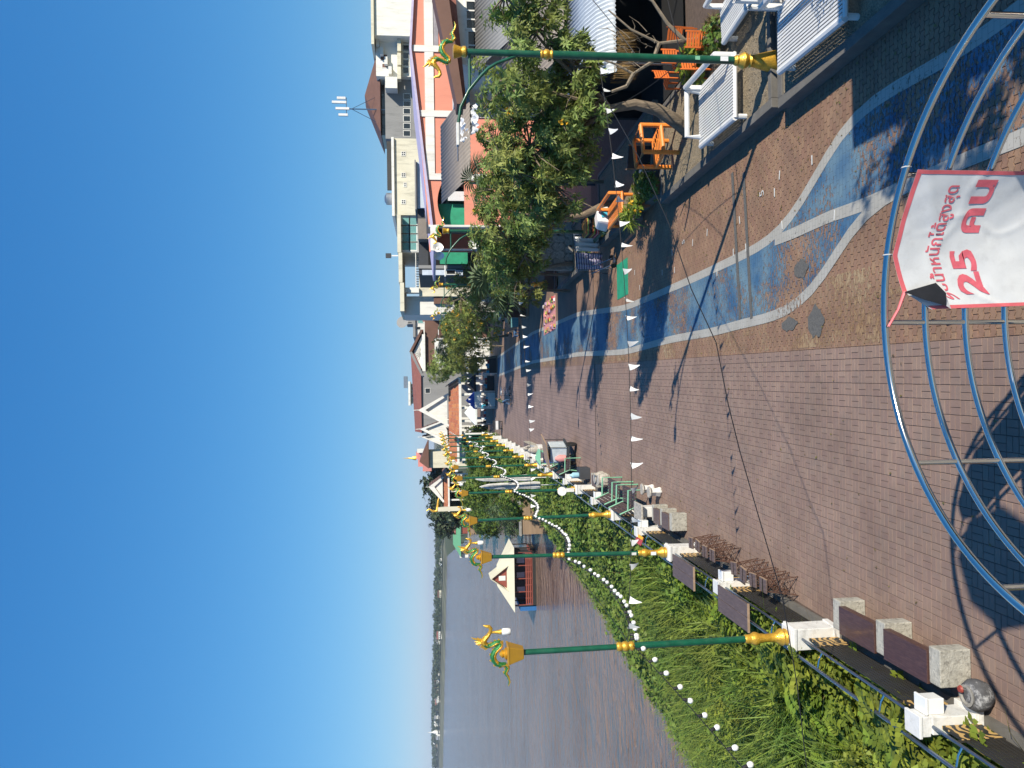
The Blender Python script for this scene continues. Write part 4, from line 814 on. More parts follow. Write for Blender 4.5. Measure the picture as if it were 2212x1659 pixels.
# pot plants and small shrubs
def pot_plant(label, loc, pm, pr, ph, fm, size, n_, leaf=.16, wd=.22, nl=6, fl=0, flm='flower_yellow', cat='plant'):
    t = thing('pot_plant', label, cat, loc); MB().lathe([(pr*.7, 0), (pr*.95, ph*.85), (pr, ph*.87), (pr, ph), (pr*.85, ph), (pr*.8, ph*.9)], 14).build('pot', pm, t, True)
    c = RNG.normal(0, 1, (n_, 3)); c /= np.linalg.norm(c, axis=1)[:, None]; c *= RNG.uniform(.2, 1, (n_, 1))**.5*size; c[:, 2] = np.abs(c[:, 2])*.9 + ph; v, f = whorls(c, fm, nl, leaf, wd, c - np.array([0, 0, ph-.2]) + .01); o = nmesh('foliage', v, f, fm, t); o['kind'] = 'stuff'
    if fl:
        i_ = RNG.choice(n_, fl); cc = np.repeat(c[i_]*1.05, 4, 0) + RNG.normal(0, .03, (fl*4, 3)); v, f = whorls(cc, flm, 4, .06, .4, RNG.normal(0, 1, cc.shape)); o = nmesh('blossom', v, f, flm, t); o['kind'] = 'stuff'
pot_plant('leafy papaya-like plant behind the white bench', (9.3, 20.3, .12), 'pot_grey', .2, .3, 'weed', .75, 60, .26, .22)
pot_plant('low green shrub behind the lamp pole', (9.3, 18.9, .12), 'pot_grey', .2, .3, 'vine', .6, 110, .1, .35)
pot_plant('spiky feather bush at the frame edge above the near bench', (8.2, 12.6, .5), 'clay', .2, .25, 'weed', .75, 130, .3, .05)
pot_plant('glossy pot plant with white flowers beside the orange armchair', (7.5, 25.7, .1), 'pot_grey', .25, .4, 'vine', .6, 90, .15, .3, fl=8, flm='flower_white'); pot_plant('flowering pot plant with orange blossom at the planter corner', (7.0, 26.6, .1), 'clay', .22, .35, 'weed', .5, 70, .14, .3, fl=14)
pot_plant('strappy pot plant before the orange slatted bench', (6.75, 27.6, .1), 'pot_grey', .2, .35, 'weed', .45, 30, .55, .05); pot_plant('clay pot shrub at the planter kerb', (7.1, 24.9, 0), 'clay', .26, .42, 'vine', .5, 80, .12, .3)
pot_plant('hanging green shrub beside the laundry rack', (7.4, 34.6, .1), 'pot_grey', .22, .35, 'vine', .6, 100, .13, .28); pot_plant('ground shrub at the white stone wall', (6.9, 36.4, 0), 'clay', .22, .3, 'vine', .55, 110, .12, .3)
t = thing('hanging_pot', 'lilac hanging pot of dry grass on the dead branch', 'pot', D(1545, 55, 19.5)); MB().lathe([(.1, -.2), (.15, .0), (.16, .02), (.13, 0)], 14).build('pot', 'lilac', t, True)
v, f = whorls(RNG.normal(0, .06, (40, 3))+np.array([0, 0, .02]), 'grass_dry', 6, .34, .04, RNG.normal(0, .4, (40, 3))+np.array([0, 0, 1]), .8); nmesh('dry_grass', v, f, 'grass_dry', t)
t = thing('dead_tree', 'bare grey dead branches standing before the dark shop', 'tree', (9.7, 19.6, .1)); mb = MB()
for P in ([(0, 0, 0), (-.1, .1, 1.0), (-.2, .1, 1.7), (.1, 0, 2.5), (.6, 0, 3.1)], [(-.2, .1, 1.7), (-.7, .1, 1.9), (-1.0, .2, 2.4), (-.75, .2, 2.9), (-.6, .2, 3.4)], [(-.1, .1, 1.0), (.3, 0, 1.5), (.9, 0, 1.9), (1.3, 0, 2.6)], [(-1.0, .2, 2.4), (-1.35, .2, 2.6), (-1.5, .2, 3.0)]): mb.tube(P, [.06*(1-.17*i) for i in range(len(P))], 6)
mb.build('branches', 'dead_wood', t, True)
mb = MB(); random.seed(3)
for k in range(26):
    a = Vector((random.uniform(-.9, .2), random.uniform(-.2, .3), random.uniform(1.8, 3.0))); d = Vector((random.uniform(-.4, .4), random.uniform(-.3, .3), random.uniform(-.2, .5))); mb.tube([a, a+d*.6, a+d+Vector((random.uniform(-.1, .1), 0, .1))], [.012, .009, .004], 4)
mb.build('twigs', 'dead_wood', t)['kind'] = 'stuff'

# ---- dark shop with corrugated awnings
def corrugated(name, parent, x0, x1, prof, m, pitch=.13, amp=.022):
    """sheet ribs run down the slope; prof = [(y, z), ...]"""
    n_ = int((x1-x0)/pitch*4); mb = MB(); k = len(prof)
    for i in range(n_+1):
        x = x0 + (x1-x0)*i/n_; dz = amp*math.cos(2*math.pi*i/4)
        for (y, z) in prof: mb.v.append((x, y, z+dz))
    for i in range(n_):
        for j in range(k-1): mb.f.append((i*k+j, (i+1)*k+j, (i+1)*k+j+1, i*k+j+1)); mb.k.append(0)
    o = mb.build(name, m, parent, True); s = o.modifiers.new('s', 'SOLIDIFY'); s.thickness = .012; return o
t = thing('corner_shop', 'dark open shop under tan and white corrugated awnings at the frame edge', 'shop', (0, 0, 0))
corrugated('awning', t, 9.8, 17, [(22.2, 2.35), (22.35, 2.55), (22.7, 2.82), (23.3, 3.05), (24.6, 3.4)], 'sheet_white'); corrugated('roof', t, 11.3, 18, [(24.3, 3.55), (27, 4.35), (29.5, 5.1)], 'roof_tan', .16, .018)
MB().bx(10.3, 17, 27.2, 27.4, 0, 3.3).bx(16.9, 17.1, 22.5, 27.2, 0, 3.2).build('back_wall', 'room_shade_black', t); MB().bx(9.9, 17, 22.6, 27.2, .1, .14).build('floor', 'room_shade_black', t)  # walls and floor coloured near-black for the shade under the awning
MB().bx(11.3, 11.4, 24.6, 27.2, 0, 3.3).build('side_wall', 'room_shade_black', t); MB().tube([(10.2, 22.5, 2.3), (16.5, 22.5, 2.3)], .03, 6).build('beam', 'steel_blue', t)
for x in (10.2, 13, 16): MB().tube([(x, 22.5, 0), (x, 22.5, 2.5)], .035, 8).build('post', 'steel_blue', t)
o = thing('thatch_fringe', 'dry thatch fringe hanging below the white awning', 'thatch', (9.9, 22.3, 2.3)); mb = MB()
for k in range(260):
    x = random.uniform(-.25, 1.2); y = random.uniform(-.1, .5); l = random.uniform(.35, .75); mb.add([(x, y, .12), (x+.012, y, .12), (x+.02+random.uniform(-.08, .08), y-.08, -l)], [(0, 1, 2)])
mb.build('straw', 'thatch', o)['kind'] = 'stuff'
# off-frame shop roof behind the near bench: it shades the corner of the lane
t = thing('shade_canopy', 'shop canopy beyond the frame edge shading the near pavers', 'canopy', (0, 0, 0)); MB().bx(9.0, 16, 1.0, 8.5, 4.45, 4.6).build('roof', 'roof_tan', t); MB().bx(10.4, 10.6, 1.0, 8.3, 0, 4.45).build('sky_block_wall', 'clay', t); MB().bx(10.6, 16, 1.0, 1.2, 0, 4.45).build('sky_block_wall', 'clay', t)  # unseen walls added under the canopy to block sky light from the corner
for x in (9.3, 15.8):
    for y in (2.7, 8.3): MB().tube([(x, y, 0), (x, y, 4.4)], .05, 8).build('post', 'steel_blue', t)
# ------------------------------------------------------------------ buildings, pavilions, far bank
mat('coral', (.74, .28, .19), .75, var=.08, sc=1, dirt=.3, dcol=(.55, .24, .17), dsc=1.2, stretch=(1.5, 1.5, .35)); mat('wall_white', (.78, .77, .72), .75, var=.07, sc=.8, dirt=.45, dcol=(.42, .40, .35), dsc=1.2, stretch=(1.5, 1.5, .3))
mat('wall_cream', (.70, .66, .52), .75, var=.08, sc=.8, dirt=.55, dcol=(.36, .34, .27), dsc=1.2, stretch=(1.5, 1.5, .3)); mat('wall_grey', (.30, .30, .30), .8, var=.12, sc=.6, dirt=.5, dcol=(.14, .14, .14), dsc=1.2, stretch=(1.5, 1.5, .3)); mat('wall_slate', (.045, .05, .06), .7, var=.2, sc=.7)
mat('roof_brown', (.17, .085, .06), .7, var=.15, sc=1.2); mat('roof_red', (.30, .11, .08), .75, var=.25, sc=2.5, bump=.6, bsc=9); mat('tile_orange', (.48, .18, .09), .7, var=.2, sc=6, island=.15)
mat('glass_dark', (.02, .025, .03), .12, var=.1, spec=.8); mat('teal_cloth', (.16, .38, .37), .8, var=.25, sc=5, stretch=(6, 1, 1)); mat('net_green', (.02, .33, .18), .7, var=.2, sc=2); mat('tank_steel', (.5, .51, .53), .3, metal=.8)
mat('antenna_white', (.7, .7, .7), .5); mat('eave_lilac', (.50, .45, .62), .6); mat('wall_pale_blue', (.55, .62, .72), .6); mat('wall_pink', (.62, .25, .22), .8); mat('raft_red', (.30, .075, .05), .7, var=.15); mat('roof_cream', (.66, .62, .47), .6, var=.06, sc=1)
mat('roof_green', (.13, .36, .2), .6); mat('board_grey', (.35, .34, .32), .8); mat('mural_grey', (.36, .33, .36), .75, var=.35, sc=1.2)
def P_(X, Y, y): p = D(X, Y, y); return p.x, p.z
def rect(X0, X1, Y0, Y1, y):
    xm, ym = (X0+X1)/2, (Y0+Y1)/2; return P_(xm, Y1, y)[0], P_(xm, Y0, y)[0], P_(X1, ym, y)[1], P_(X0, ym, y)[1]     # x0 x1 z0 z1
def wall(parent, nm, X0, X1, Y0, Y1, y, dep, m, ground=False, bev=0):
    x0, x1, z0, z1 = rect(X0, X1, Y0, Y1, y); return MB().bx(x0, x1, y, y+dep, -.3 if ground else z0, z1).build(nm, m, parent, bev=bev)
def win(parent, X0, X1, Y0, Y1, y, fm='wall_white', pm='glass_dark', nx=1, nz=1, fw=.07):
    x0, x1, z0, z1 = rect(X0, X1, Y0, Y1, y); mb = MB(); mb.bx(x0-fw, x0, y-.05, y+.02, z0-fw, z1+fw).bx(x1, x1+fw, y-.05, y+.02, z0-fw, z1+fw).bx(x0, x1, y-.05, y+.02, z1, z1+fw).bx(x0, x1, y-.05, y+.02, z0-fw, z0)
    for i in range(1, nx): x = x0+(x1-x0)*i/nx; mb.bx(x-.03, x+.03, y-.045, y-.02, z0, z1)
    for i in range(1, nz): z = z0+(z1-z0)*i/nz; mb.bx(x0, x1, y-.043, y-.021, z-.03, z+.03)
    f = mb.build('window', fm, parent); MB().bx(x0, x1, y-.018, y-.004, z0, z1).build('pane', pm, f); return f
def gable_prism(parent, nm, x0, x1, y0, y1, z0, z1, m, xm=None, over=0.):
    xm = (x0+x1)/2 if xm is None else xm; mb = MB(); mb.ext([(x0-over, y0, z0), (x1+over, y0, z0), (xm, y0, z1)], (0, y1-y0, 0)); return mb.build(nm, m, parent)
E0 = (0, 0, 0)
# coral house with the wide gable
y = 48.; b = thing('coral_house', 'wide coral house with white bands and an arched balcony behind the trees', 'house', (14, y, 0))
def L3(x, z, yy): return (x-14, yy-y, z)
def part(mb, nm, m, par=None, bev=0): o = mb.build(nm, m, par or b, bev=bev); return o
ax, az = P_(889, 107, y); lx, lz = P_(926, 490, y); rx_, rz_ = P_(897, 0, y); rx_ += 6
xa0, za = P_(962, 490, y); xa1, _ = P_(962, 386, y); _, zt = P_(945, 438, y); arch = [(xa0+.12 + (xa1-xa0-.12)*k/12, za + (zt-za)*math.sin(math.pi*k/12)**.8) for k in range(13)]
top = lambda x: np.interp(x, [lx, ax, rx_], [lz, az, rz_-.3])
mb = MB()
for (p, q) in zip(arch[:-1], arch[1:]): mb.ext([L3(p[0], p[1], y), L3(q[0], q[1], y), L3(q[0], float(top(q[0])), y), L3(p[0], float(top(p[0])), y)], (0, .3, 0))
part(mb, 'arch_wall', 'coral')
mb = MB(); mb.ext([L3(xa1, -.3, y), L3(rx_, -.3, y), L3(rx_, float(top(rx_)), y), L3(ax, az, y), L3(xa1, float(top(xa1)), y)], (0, .3, 0)); part(mb, 'wall', 'coral')
x0, x1 = lx, xa0+.12; part(MB().bx(x0-14, x1-14, -.06, .4, -.3, lz), 'corner_pillar', 'wall_white')
_, zpar = P_(1003, 430, y); part(MB().bx(xa0-14+.12, xa1-14, 0, .3, -.3, zpar), 'parapet', 'coral')
for (X, nm) in ((929, 'band'),):
    z = P_(X, 300, y)[1]; part(MB().bx(xa1+.25-14, rx_-14, -.07, 0, z-.28, z+.28), 'band', 'wall_white')
for Y in (382, 246, 106):
    x, _ = P_(930, Y, y); part(MB().bx(x-.2-14, x+.2-14, -.085, -.0, -.3, float(top(x))-.05), 'pilaster', 'wall_white')
xg, _ = P_(930, 108, y); part(MB().bx(xg+.25-14, rx_-14, -.03, -.0, P_(946, 50, y)[1], float(top(rx_))-.5), 'mural_panel', 'mural_grey')
win(b, 939, 943, 143, 150, -.001, 'wall_grey') if False else None
mb = MB(); mb.ext([L3(lx-1.6, P_(937, 545, y)[1]-.15, y-.25), L3(ax, az+.0, y-.25), L3(ax, az+.14, y-.25), L3(lx-1.6, P_(937, 545, y)[1]+.02, y-.25)], (0, 12, 0)); part(mb, 'roof', 'eave_lilac')
mb = MB(); mb.ext([L3(ax, az, y-.25), L3(rx_, float(top(rx_)), y-.25), L3(rx_, float(top(rx_))+.14, y-.25), L3(ax, az+.14, y-.25)], (0, 12, 0)); part(mb, 'roof', 'eave_lilac')
part(MB().bx(lx-14-1.6, lx-14+.0, -.55, -.45, lz-.5, lz-.1), 'eave_board', 'wall_white')
part(MB().bx(xa0-14, xa1-14, 1.8, 2.0, 0, za+1.2), 'balcony_back_wall', 'wall_slate'); part(MB().bx(xa0-14+.3, xa0-14+1.7, .9, 1.0, zpar-.5, za+.4), 'shade_net', 'net_green'); part(MB().bx(xa1-14-1.5, xa1-14-.6, 1.5, 1.6, zpar, za-.1), 'door', 'lamp_green')
part(MB().bx(lx-14, rx_-14, 8, 8.3, -.3, lz), 'back_wall', 'coral'); part(MB().bx(xa0-14+1.8, xa0-14+2.4, .5, .55, zpar-.3, za-.2), 'hanging_cloth', 'banner_white')
# white house with brown verge at the frame edge
b = thing('white_house', 'white house with dark windows under a sloping brown roof at the frame edge', 'house', E0); y = 32.
wall(b, 'wall', 985, 1075, 0, 140, y, 6, 'wall_white', True).location = (0, 0, 0)
x0, x1, z0, z1 = rect(990, 1068, -60, 0, y); MB().bx(x0, x1+3, y+.001, y+5.9, -.3, z1).build('wall', 'wall_white', b)
win(b, 1012, 1052, 70, 128, y, nx=2); win(b, 1008, 1042, 5, 62, y, nx=3)
p1, p2 = P_(933, -30, 30.5), P_(987, 224, 30.5); mb = MB(); mb.ext([(p1[0], 30.5, p1[1]), (p2[0], 30.5, p2[1]), (p2[0], 30.5, p2[1]-.28), (p1[0], 30.5, p1[1]-.62)], (0, 1.2, 0)); mb.build('roof', 'roof_brown', b)
p1, p2 = P_(966, -30, 31.2), P_(1000, 222, 31.2); mb = MB(); mb.ext([(p1[0], 31.2, p1[1]), (p2[0], 31.2, p2[1]), (p2[0], 31.2, p2[1]-.15), (p1[0], 31.2, p1[1]-.3)], (0, .7, 0)); mb.build('roof_underside', 'roof_red', b)
b = thing('lean_to_roof', 'grey corrugated lean-to roof under the white house windows', 'roof', E0); x0, _, z0, z1 = rect(1040, 1125, -40, 95, 29); corrugated('roof_sheet', b, x0, x0+8, [(27.5, z0), (31.5, z1+.1)], 'wall_grey', .16, .015)
for x in (x0+.3, x0+6): MB().tube([(x, 28, 0), (x, 28, z0)], .05, 6).build('post', 'steel_blue', b)
b = thing('metal_roof', 'grey-brown corrugated roof sheet between the coral house and the trees', 'roof', E0); p = [P_(X, Y, 36) for X, Y in ((967, 300), (968, 382), (1010, 430), (1010, 230))]
corrugated('roof_sheet', b, P_(990, 400, 36)[0], P_(990, 215, 36)[0], [(34.5, P_(1012, 320, 36)[1]), (39.5, P_(966, 320, 36)[1]+.25)], 'roof_tan', .2, .015); 
for x in (P_(990, 395, 36)[0], P_(990, 230, 36)[0]): MB().tube([(x, 36, 0), (x, 36, P_(1012, 320, 36)[1])], .06, 6).build('post', 'steel_blue', b)
mb = MB(); x0, x1, z0, z1 = rect(985, 1028, 240, 300, 35)
for i in range(13):
    for j in range(13): mb.v.append((x0+(x1-x0)*i/12+random.uniform(-.06, .06), 34+.15*j+random.uniform(-.05, .05), z0+(z1-z0)*.7*j/12+random.uniform(-.12, .12)))
for i in range(12):
    for j in range(12): mb.f.append((i*13+j, i*13+13+j, i*13+14+j, i*13+j+1)); mb.k.append(0)
tag(mb.build('plastic_sheet', 'banner_white', smooth=True), 'crumpled white plastic sheeting beside the grey-brown roof', 'sheeting')
# hotel block with hipped roof, far behind
b = thing('hotel_block', 'tall white hotel with balconies and hipped brown roof far behind', 'hotel', E0); y = 105.
wall(b, 'wall', 806, 893, -60, 77, y, 14, 'wall_white', True); wall(b, 'parapet', 801, 807, -60, 95, y-.4, 15, 'wall_cream'); wall(b, 'wall', 812, 893, 77.5, 165, y+2, 12, 'wall_white', True); wall(b, 'wall', 832, 893, 165.5, 300, y+3, 11, 'wall_grey', True); wall(b, 'wall', 832, 858, 165.5, 190, y+1, 1.9, 'wall_white')
for k in range(5): win(b, 871, 883, 82+k*16, 94+k*16, y+2, nx=1)
for k in range(6): win(b, 872, 886, 203+k*16, 214+k*16, y+3)
for k in range(3): wall(b, 'balcony', 858, 866, 84+k*30, 110+k*30, y+.8, 1.1, 'wall_cream')
win(b, 822, 836, 118, 130, y+2, pm='roof_brown'); win(b, 826, 838, 138, 146, y+2, pm='roof_brown'); wall(b, 'roof_terrace', 821, 832, 130, 292, y+5, 6, 'glass_dark')
for k in range(4): wall(b, 'ledge_block', 812+k*9, 819+k*9, 80+k*21, 96+k*21, y+1.2, .75, 'wall_white')
x0, _, z0, _ = rect(821, 822, 100, 290, y+4); x1 = P_(821, 103, y+4)[0]; xa, za2 = P_(789, 212, y+8); mb = MB(); mb.add([(x0, y+3, z0), (x1, y+3, z0), (x1, y+13, z0), (x0, y+13, z0), (xa, y+7, za2), (xa-1.0, y+9, za2)], [(0, 1, 4), (1, 2, 4), (2, 5, 4), (2, 3, 5), (3, 0, 5), (0, 4, 5), (3, 2, 1, 0)]); mb.build('hipped_roof', 'roof_brown', b)
m_ = thing('antenna_mast', 'guyed telecom mast with white panel antennas above the hipped roof', 'mast', (*D(830, 237, y+4).xy, 0)); zb_, zt_ = P_(830, 237, y+4)[1], P_(736, 237, y+4)[1]
MB().tube([(0, 0, zb_-3), (0, 0, zt_)], .09, 6).build('mast', 'steel_blue', m_)
for dx in (-2.2, 2.6): MB().tube([(0, 0, zt_-1.5), (dx, .5, zb_)], .04, 4).build('guy', 'steel_blue', m_)
for k, (dx, dz, h) in enumerate(((-.9, .0, 1.3), (.9, .2, 2.0), (0, -.2, 1.9), (1.5, .3, 1.2))): MB().bx(dx-.16, dx+.16, -.2, .1, zt_+dz-1.0, zt_+dz-1.0+h).build('panel_antenna', 'antenna_white', m_)
MB().tube([(-1, 0, zt_-.8), (1.6, 0, zt_-.8)], .05, 5).build('crossbar', 'steel_blue', m_)
# cream block with tank, curtained room and terrace
b = thing('cream_block', 'long cream building with small square windows, teal curtains and roof terrace', 'building', E0); y = 82.
wall(b, 'wall', 851, 1000, 300, 465, y, 10, 'wall_cream', True); wall(b, 'coping', 846, 851.5, 296, 466, y-.3, 10.5, 'wall_white')
for Y in (332, 378, 399, 436): win(b, 868 if Y != 399 else 873, 875 if Y != 399 else 877, Y-3.5, Y+3.5, y, nx=2, nz=2)
wall(b, 'wall', 862, 1000, 465.5, 545, y+.3, 9, 'wall_white', True)
for i in range(4):
    for j in range(2): win(b, 869+j*16.5, 883+j*16.5, 470+i*18, 486+i*18, y+.3, pm='teal_cloth', fw=.12)
wall(b, 'roof_slab', 858, 866, 463, 545, y-.8, 10, 'wall_cream'); wall(b, 'roof_slab', 861, 869, 545.5, 610, y-.8, 9, 'wall_cream'); wall(b, 'roof_slab', 864, 873, 610.5, 672, y-.8, 9, 'wall_cream'); wall(b, 'column', 869, 905, 621, 632, y, 1, 'wall_white'); wall(b, 'wall', 872, 900, 640, 680, y+1, 6, 'wall_white', True); wall(b, 'terrace_wall', 905, 1000, 545.5, 640, y+.4, 7, 'wall_cream', True)
for k in range(14): wall(b, 'baluster', 899, 905, 548+k*5.4, 549.5+k*5.4, y+.4, .08, 'wall_slate')
wall(b, 'rail', 897.5, 899, 546, 622, y+.35, .15, 'wall_white'); win(b, 938, 943, 608, 614, y+.4); wall(b, 'louvre', 937, 971, 641, 656, y+.6, .4, 'roof_brown'); wall(b, 'dark_roof_edge', 836, 846, 305, 410, y+4, .3, 'black_bar')
t = thing('water_tank', 'shiny steel water tank on a frame above the cream building', 'tank', (*D(848, 430, y+3).xy, 0)); z0, z1 = P_(849, 430, y+3)[1], P_(832, 430, y+3)[1]
MB().lathe([(.62, z0), (.66, z0+.1), (.66, z1-.15), (.3, z1+.05)], 16).build('drum', 'tank_steel', t, True)
for sx in (-1, 1):
    for sy in (-1, 1): MB().tube([(sx*.6, sy*.6, z0-2.0), (sx*.6, sy*.6, z0)], .04, 4).build('leg', 'roof_brown', t)
t = thing('rooftop_sign', 'small black square sign on a lattice stand on the terrace roof', 'sign', E0); wall(t, 'board', 833, 845, 547, 557, y+2, .2, 'wall_slate'); wall(t, 'stand', 845, 860, 551, 553.5, y+2.05, .1, 'antenna_white')
# slate building and low sheds
b = thing('slate_building', 'dark slate building with its shaded open front painted black beside the coral house', 'building', E0); y = 66.; wall(b, 'wall', 904, 1040, 470, 592, y, 8, 'wall_slate', True); wall(b, 'opening_shade', 925, 968, 524, 573, y-.06, .05, 'room_shade_black'); wall(b, 'pilaster', 904, 1040, 573, 580, y-.12, .11, 'wall_grey'); wall(b, 'side_wing', 912, 1000, 583, 594, y-.2, .19, 'wall_pale_blue'); win(b, 965, 983, 584, 592, y-.2)  # black sheet on the wall paints the shade of the open front
wall(b, 'roof_sheet', 903, 923, 472, 516, y-1.5, 1.4, 'roof_tan'); wall(b, 'net', 950, 1010, 520, 570, y-.9, .1, 'net_green')
b = thing('pale_shed', 'pale blue flat-walled shed showing above the coral roof', 'shed', E0); wall(b, 'wall', 899, 925, 350, 449, 72, 5, 'wall_pale_blue', True); wall(b, 'roof', 896, 899, 345, 452, 71.6, 6, 'wall_grey'); wall(b, 'wall', 902, 924, 449.5, 470, 72.4, 4, 'wall_slate', True)
# brown roofed houses
b = thing('brown_house', 'brown fronted house with white sunburst gable on the shop side', 'house', E0); y = 104.
wall(b, 'brown_front', 918, 940, 690, 798, y, 8, 'roof_brown', True); wall(b, 'shop_front', 939, 960, 730, 798, y-.3, .28, 'wall_white', True); wall(b, 'beam', 912, 918.5, 722, 802, y-.5, .9, 'wall_white')
x0, z0 = P_(914, 802, y-.2); x1, _ = P_(914, 722, y-.2); xa, za2 = P_(894, 760, y-.2); gable_prism(b, 'gable', x0, x1, y-.2, y+6, z0, za2, 'wall_white', xa)
for s, xe in ((1, x0-.6), (-1, x1+.6)): mb = MB(); mb.ext([(xa, y-.6, za2+.25), (xe, y-.6, z0-.1), (xe, y-.6, z0+.25), (xa, y-.6, za2+.6)], (0, 7, 0)); mb.build('verge', 'roof_brown' if s < 0 else 'wall_grey', b)
mb = MB()
for k in range(9): a = R(20+k*17.5); mb.box((xa+.75*math.cos(a), y-.22, z0+.25+.55*math.sin(a)), (.9, .03, .035), 0, 0, 0, -a)
mb.build('sunburst', 'roof_tan', b)['kind'] = 'stuff'
x0, x1, z0, z1 = rect(912, 936, 660, 690, y-2); mb = MB(); mb.add([(x0, y-2, z0-.6), (x1, y-2, z0), (x1+.6, y+4, z1+.4), (x0+.3, y+4, z1)], [(0, 1, 2, 3)]); mb.build('tile_roof', 'tile_orange', b)
b = thing('white_flats', 'white flats with grey roof terraces and a satellite dish', 'building', E0); y = 118.; wall(b, 'wall', 897, 960, 672, 724, y, 8, 'wall_white', True); wall(b, 'roof', 892, 897, 668, 728, y-.4, 9, 'wall_grey'); wall(b, 'penthouse', 878, 892, 670, 700, y+1, 5, 'wall_grey'); win(b, 903, 914, 690, 698, y, pm='teal_cloth'); win(b, 900, 908, 706, 712, y)
t = thing('satellite_dish', 'black mesh satellite dish on the white flats', 'dish', D(871, 697, y-.5)); MB().lathe([(.05, 0), (.55, .1), (.95, .32)], 18).build('dish', 'wall_grey', t, True).rotation_euler = (R(70), 0, R(15)); MB().tube([(0, 0, -1.3), (0, 0, 0)], .06, 6).build('pole', 'black_bar', t)
b = thing('red_roof_hall', 'long hall with weathered red tile roof behind the pavilion', 'building', E0); y = 135.; x0, x1, z0, z1 = rect(894, 910, 785, 935, y); mb = MB(); mb.add([(x0, y, z0), (x1+2, y, z0), (x1+2, y+6, z1+.6), (x0, y+6, z1)], [(0, 1, 2, 3)]); mb.build('roof', 'roof_red', b); wall(b, 'wall', 909, 990, 790, 935, y+.4, 6, 'wall_grey', True); win(b, 919, 929, 839, 849, y+.4)
b = thing('yellow_house', 'small yellow house with flat white roof above the red tiles', 'house', E0); y = 150.; wall(b, 'wall', 886, 910, 829, 872, y, 6, 'wall_cream', True); wall(b, 'roof', 882, 886.5, 824, 876, y-.6, 7, 'wall_white'); win(b, 889, 895, 836, 842, y); win(b, 889, 895, 852, 858, y); wall(b, 'tank', 872, 880, 813, 838, y+1, 2, 'tank_steel')
# temple pavilions: white double gables over tiled skirts
def pavilion(nm, label, apex, baseR, baseL, skirtX, Yr, Yl, y, n_g, depth, step):
    b = thing(nm, label, 'pavilion', E0, 0, 'white gabled river pavilions')
    for g in range(n_g):
        yy_ = y + g*step[1]; dx = g*step[0]
        xa, za_ = P_(*apex, y); xr, zr = P_(*baseR, y); xl, zl = P_(*baseL, y); zb_ = min(zr, zl); xa, xr, xl = xa+dx, xr+dx, xl+dx; w_ = (xr-xl)
        gable_prism(b, 'gable_wall', xl+.3, xr-.3, yy_+.3, yy_+depth, zb_, za_-.5, 'wall_white', xa)
        for s, xe in ((1, xl), (-1, xr)):
            mb = MB(); mb.ext([(xa, yy_-.1, za_), (xe, yy_-.1, zb_), (xe, yy_-.1, zb_-.55), (xa, yy_-.1, za_-w_*.22)], (0, .35, 0)); mb.build('bargeboard', 'wall_white', b)
            mb = MB(); mb.ext([(xa, yy_+.26, za_-.12), (xe, yy_+.26, zb_-.1), (xe, yy_+.26, zb_-.35), (xa, yy_+.26, za_-.4)], (0, depth-.3, 0)); mb.build('roof_slope', 'roof_brown', b)
            for q in range(6):
                f = (q+.5)/6; xx, zz = xa+(xe-xa)*f, za_-.1+(zb_-za_)*f; mb = MB().bx(xx-.05, xx+.05, yy_+.4, yy_+depth, zz-.02, zz+.05); mb.build('roof_rib', 'black_bar', b)
        MB().tube([(xa, yy_, za_-.05), (xa, yy_-.15, za_+.35), (xa, yy_-.05, za_+.7)], [.09, .06, .015], 6).build('finial', 'wall_white', b)
    xl, xr = P_(skirtX[0], Yl, y)[0], P_(skirtX[0], Yr, y)[0]; z1, z0 = P_(skirtX[0], (Yl+Yr)/2, y)[1], P_(skirtX[1], (Yl+Yr)/2, y)[1]; rows = 7; dpt = n_g*step[1]+depth
    for k in range(rows):
        f0, f1 = k/rows, (k+1)/rows; za1, zb1 = z1+(z0-z1)*f0, z1+(z0-z1)*f1; ya, yb = y-.2-1.6*f0, y-.2-1.6*f1; ins = .9*(1-f1)
        for q in range(14):
            u0_, u1_ = q/14, (q+1)/14; a, c = xl-.9+ins, xr+.9-ins; mb = MB(); x0, x1 = a+(c-a)*u0_+.012, a+(c-a)*u1_-.012
            mb.add([(x0, ya, za1), (x1, ya, za1), (x1, yb-.06, zb1+.05), (x0, yb-.06, zb1+.05), (x1, yb-.06, zb1-.03), (x0, yb-.06, zb1-.03)], [(3, 2, 1, 0), (3, 5, 4, 2)]); mb.build('tile', 'tile_orange', b)
    for s in (-1, 1):
        xe = xl-.9 if s < 0 else xr+.9; mb = MB(); xi = xl if s < 0 else xr; mb.ext([(xi, y, z1+.1), (xe, y-1.8, z0+.1), (xe, y+dpt, z0+.1), (xi, y+dpt, z1+.1)], (0, 0, .12)); mb.build('side_roof', 'roof_brown', b)
        mb = MB(); mb.ext([(xi, y-.2, z1), (xe, y-1.9, z0), (xe, y-1.9, z0-.3), (xi, y-.2, z1-.3)], (.18*s, 0, 0)); mb.build('hip_board', 'wall_white', b)
    MB().bx(xl-1.1, xr+1.1, y-2.05, y-1.8, z0-.38, z0-.03).build('fascia', 'wall_white', b)
    for k in range(5):
        x = xl-.5+(xr-xl+1)*k/4
        for yy_ in (y-1.4, y+dpt-.5): MB().bx(x-.16, x+.16, yy_-.16, yy_+.16, -.3, z0-.3).build('column', 'wall_white', b)
    return b
pavilion('river_pavilion', 'large white gabled pavilion with orange tiles at the promenade end', (903, 886), (966, 850), (962, 921), (969, 990), 832, 930, 108., 1, 6, (0, 8))
pavilion('river_pavilion', 'second white gabled pavilion roof just left of the large one', (907, 927), (966, 905), (958, 958), (970, 986), 935, 985, 121., 1, 8, (0, 7))
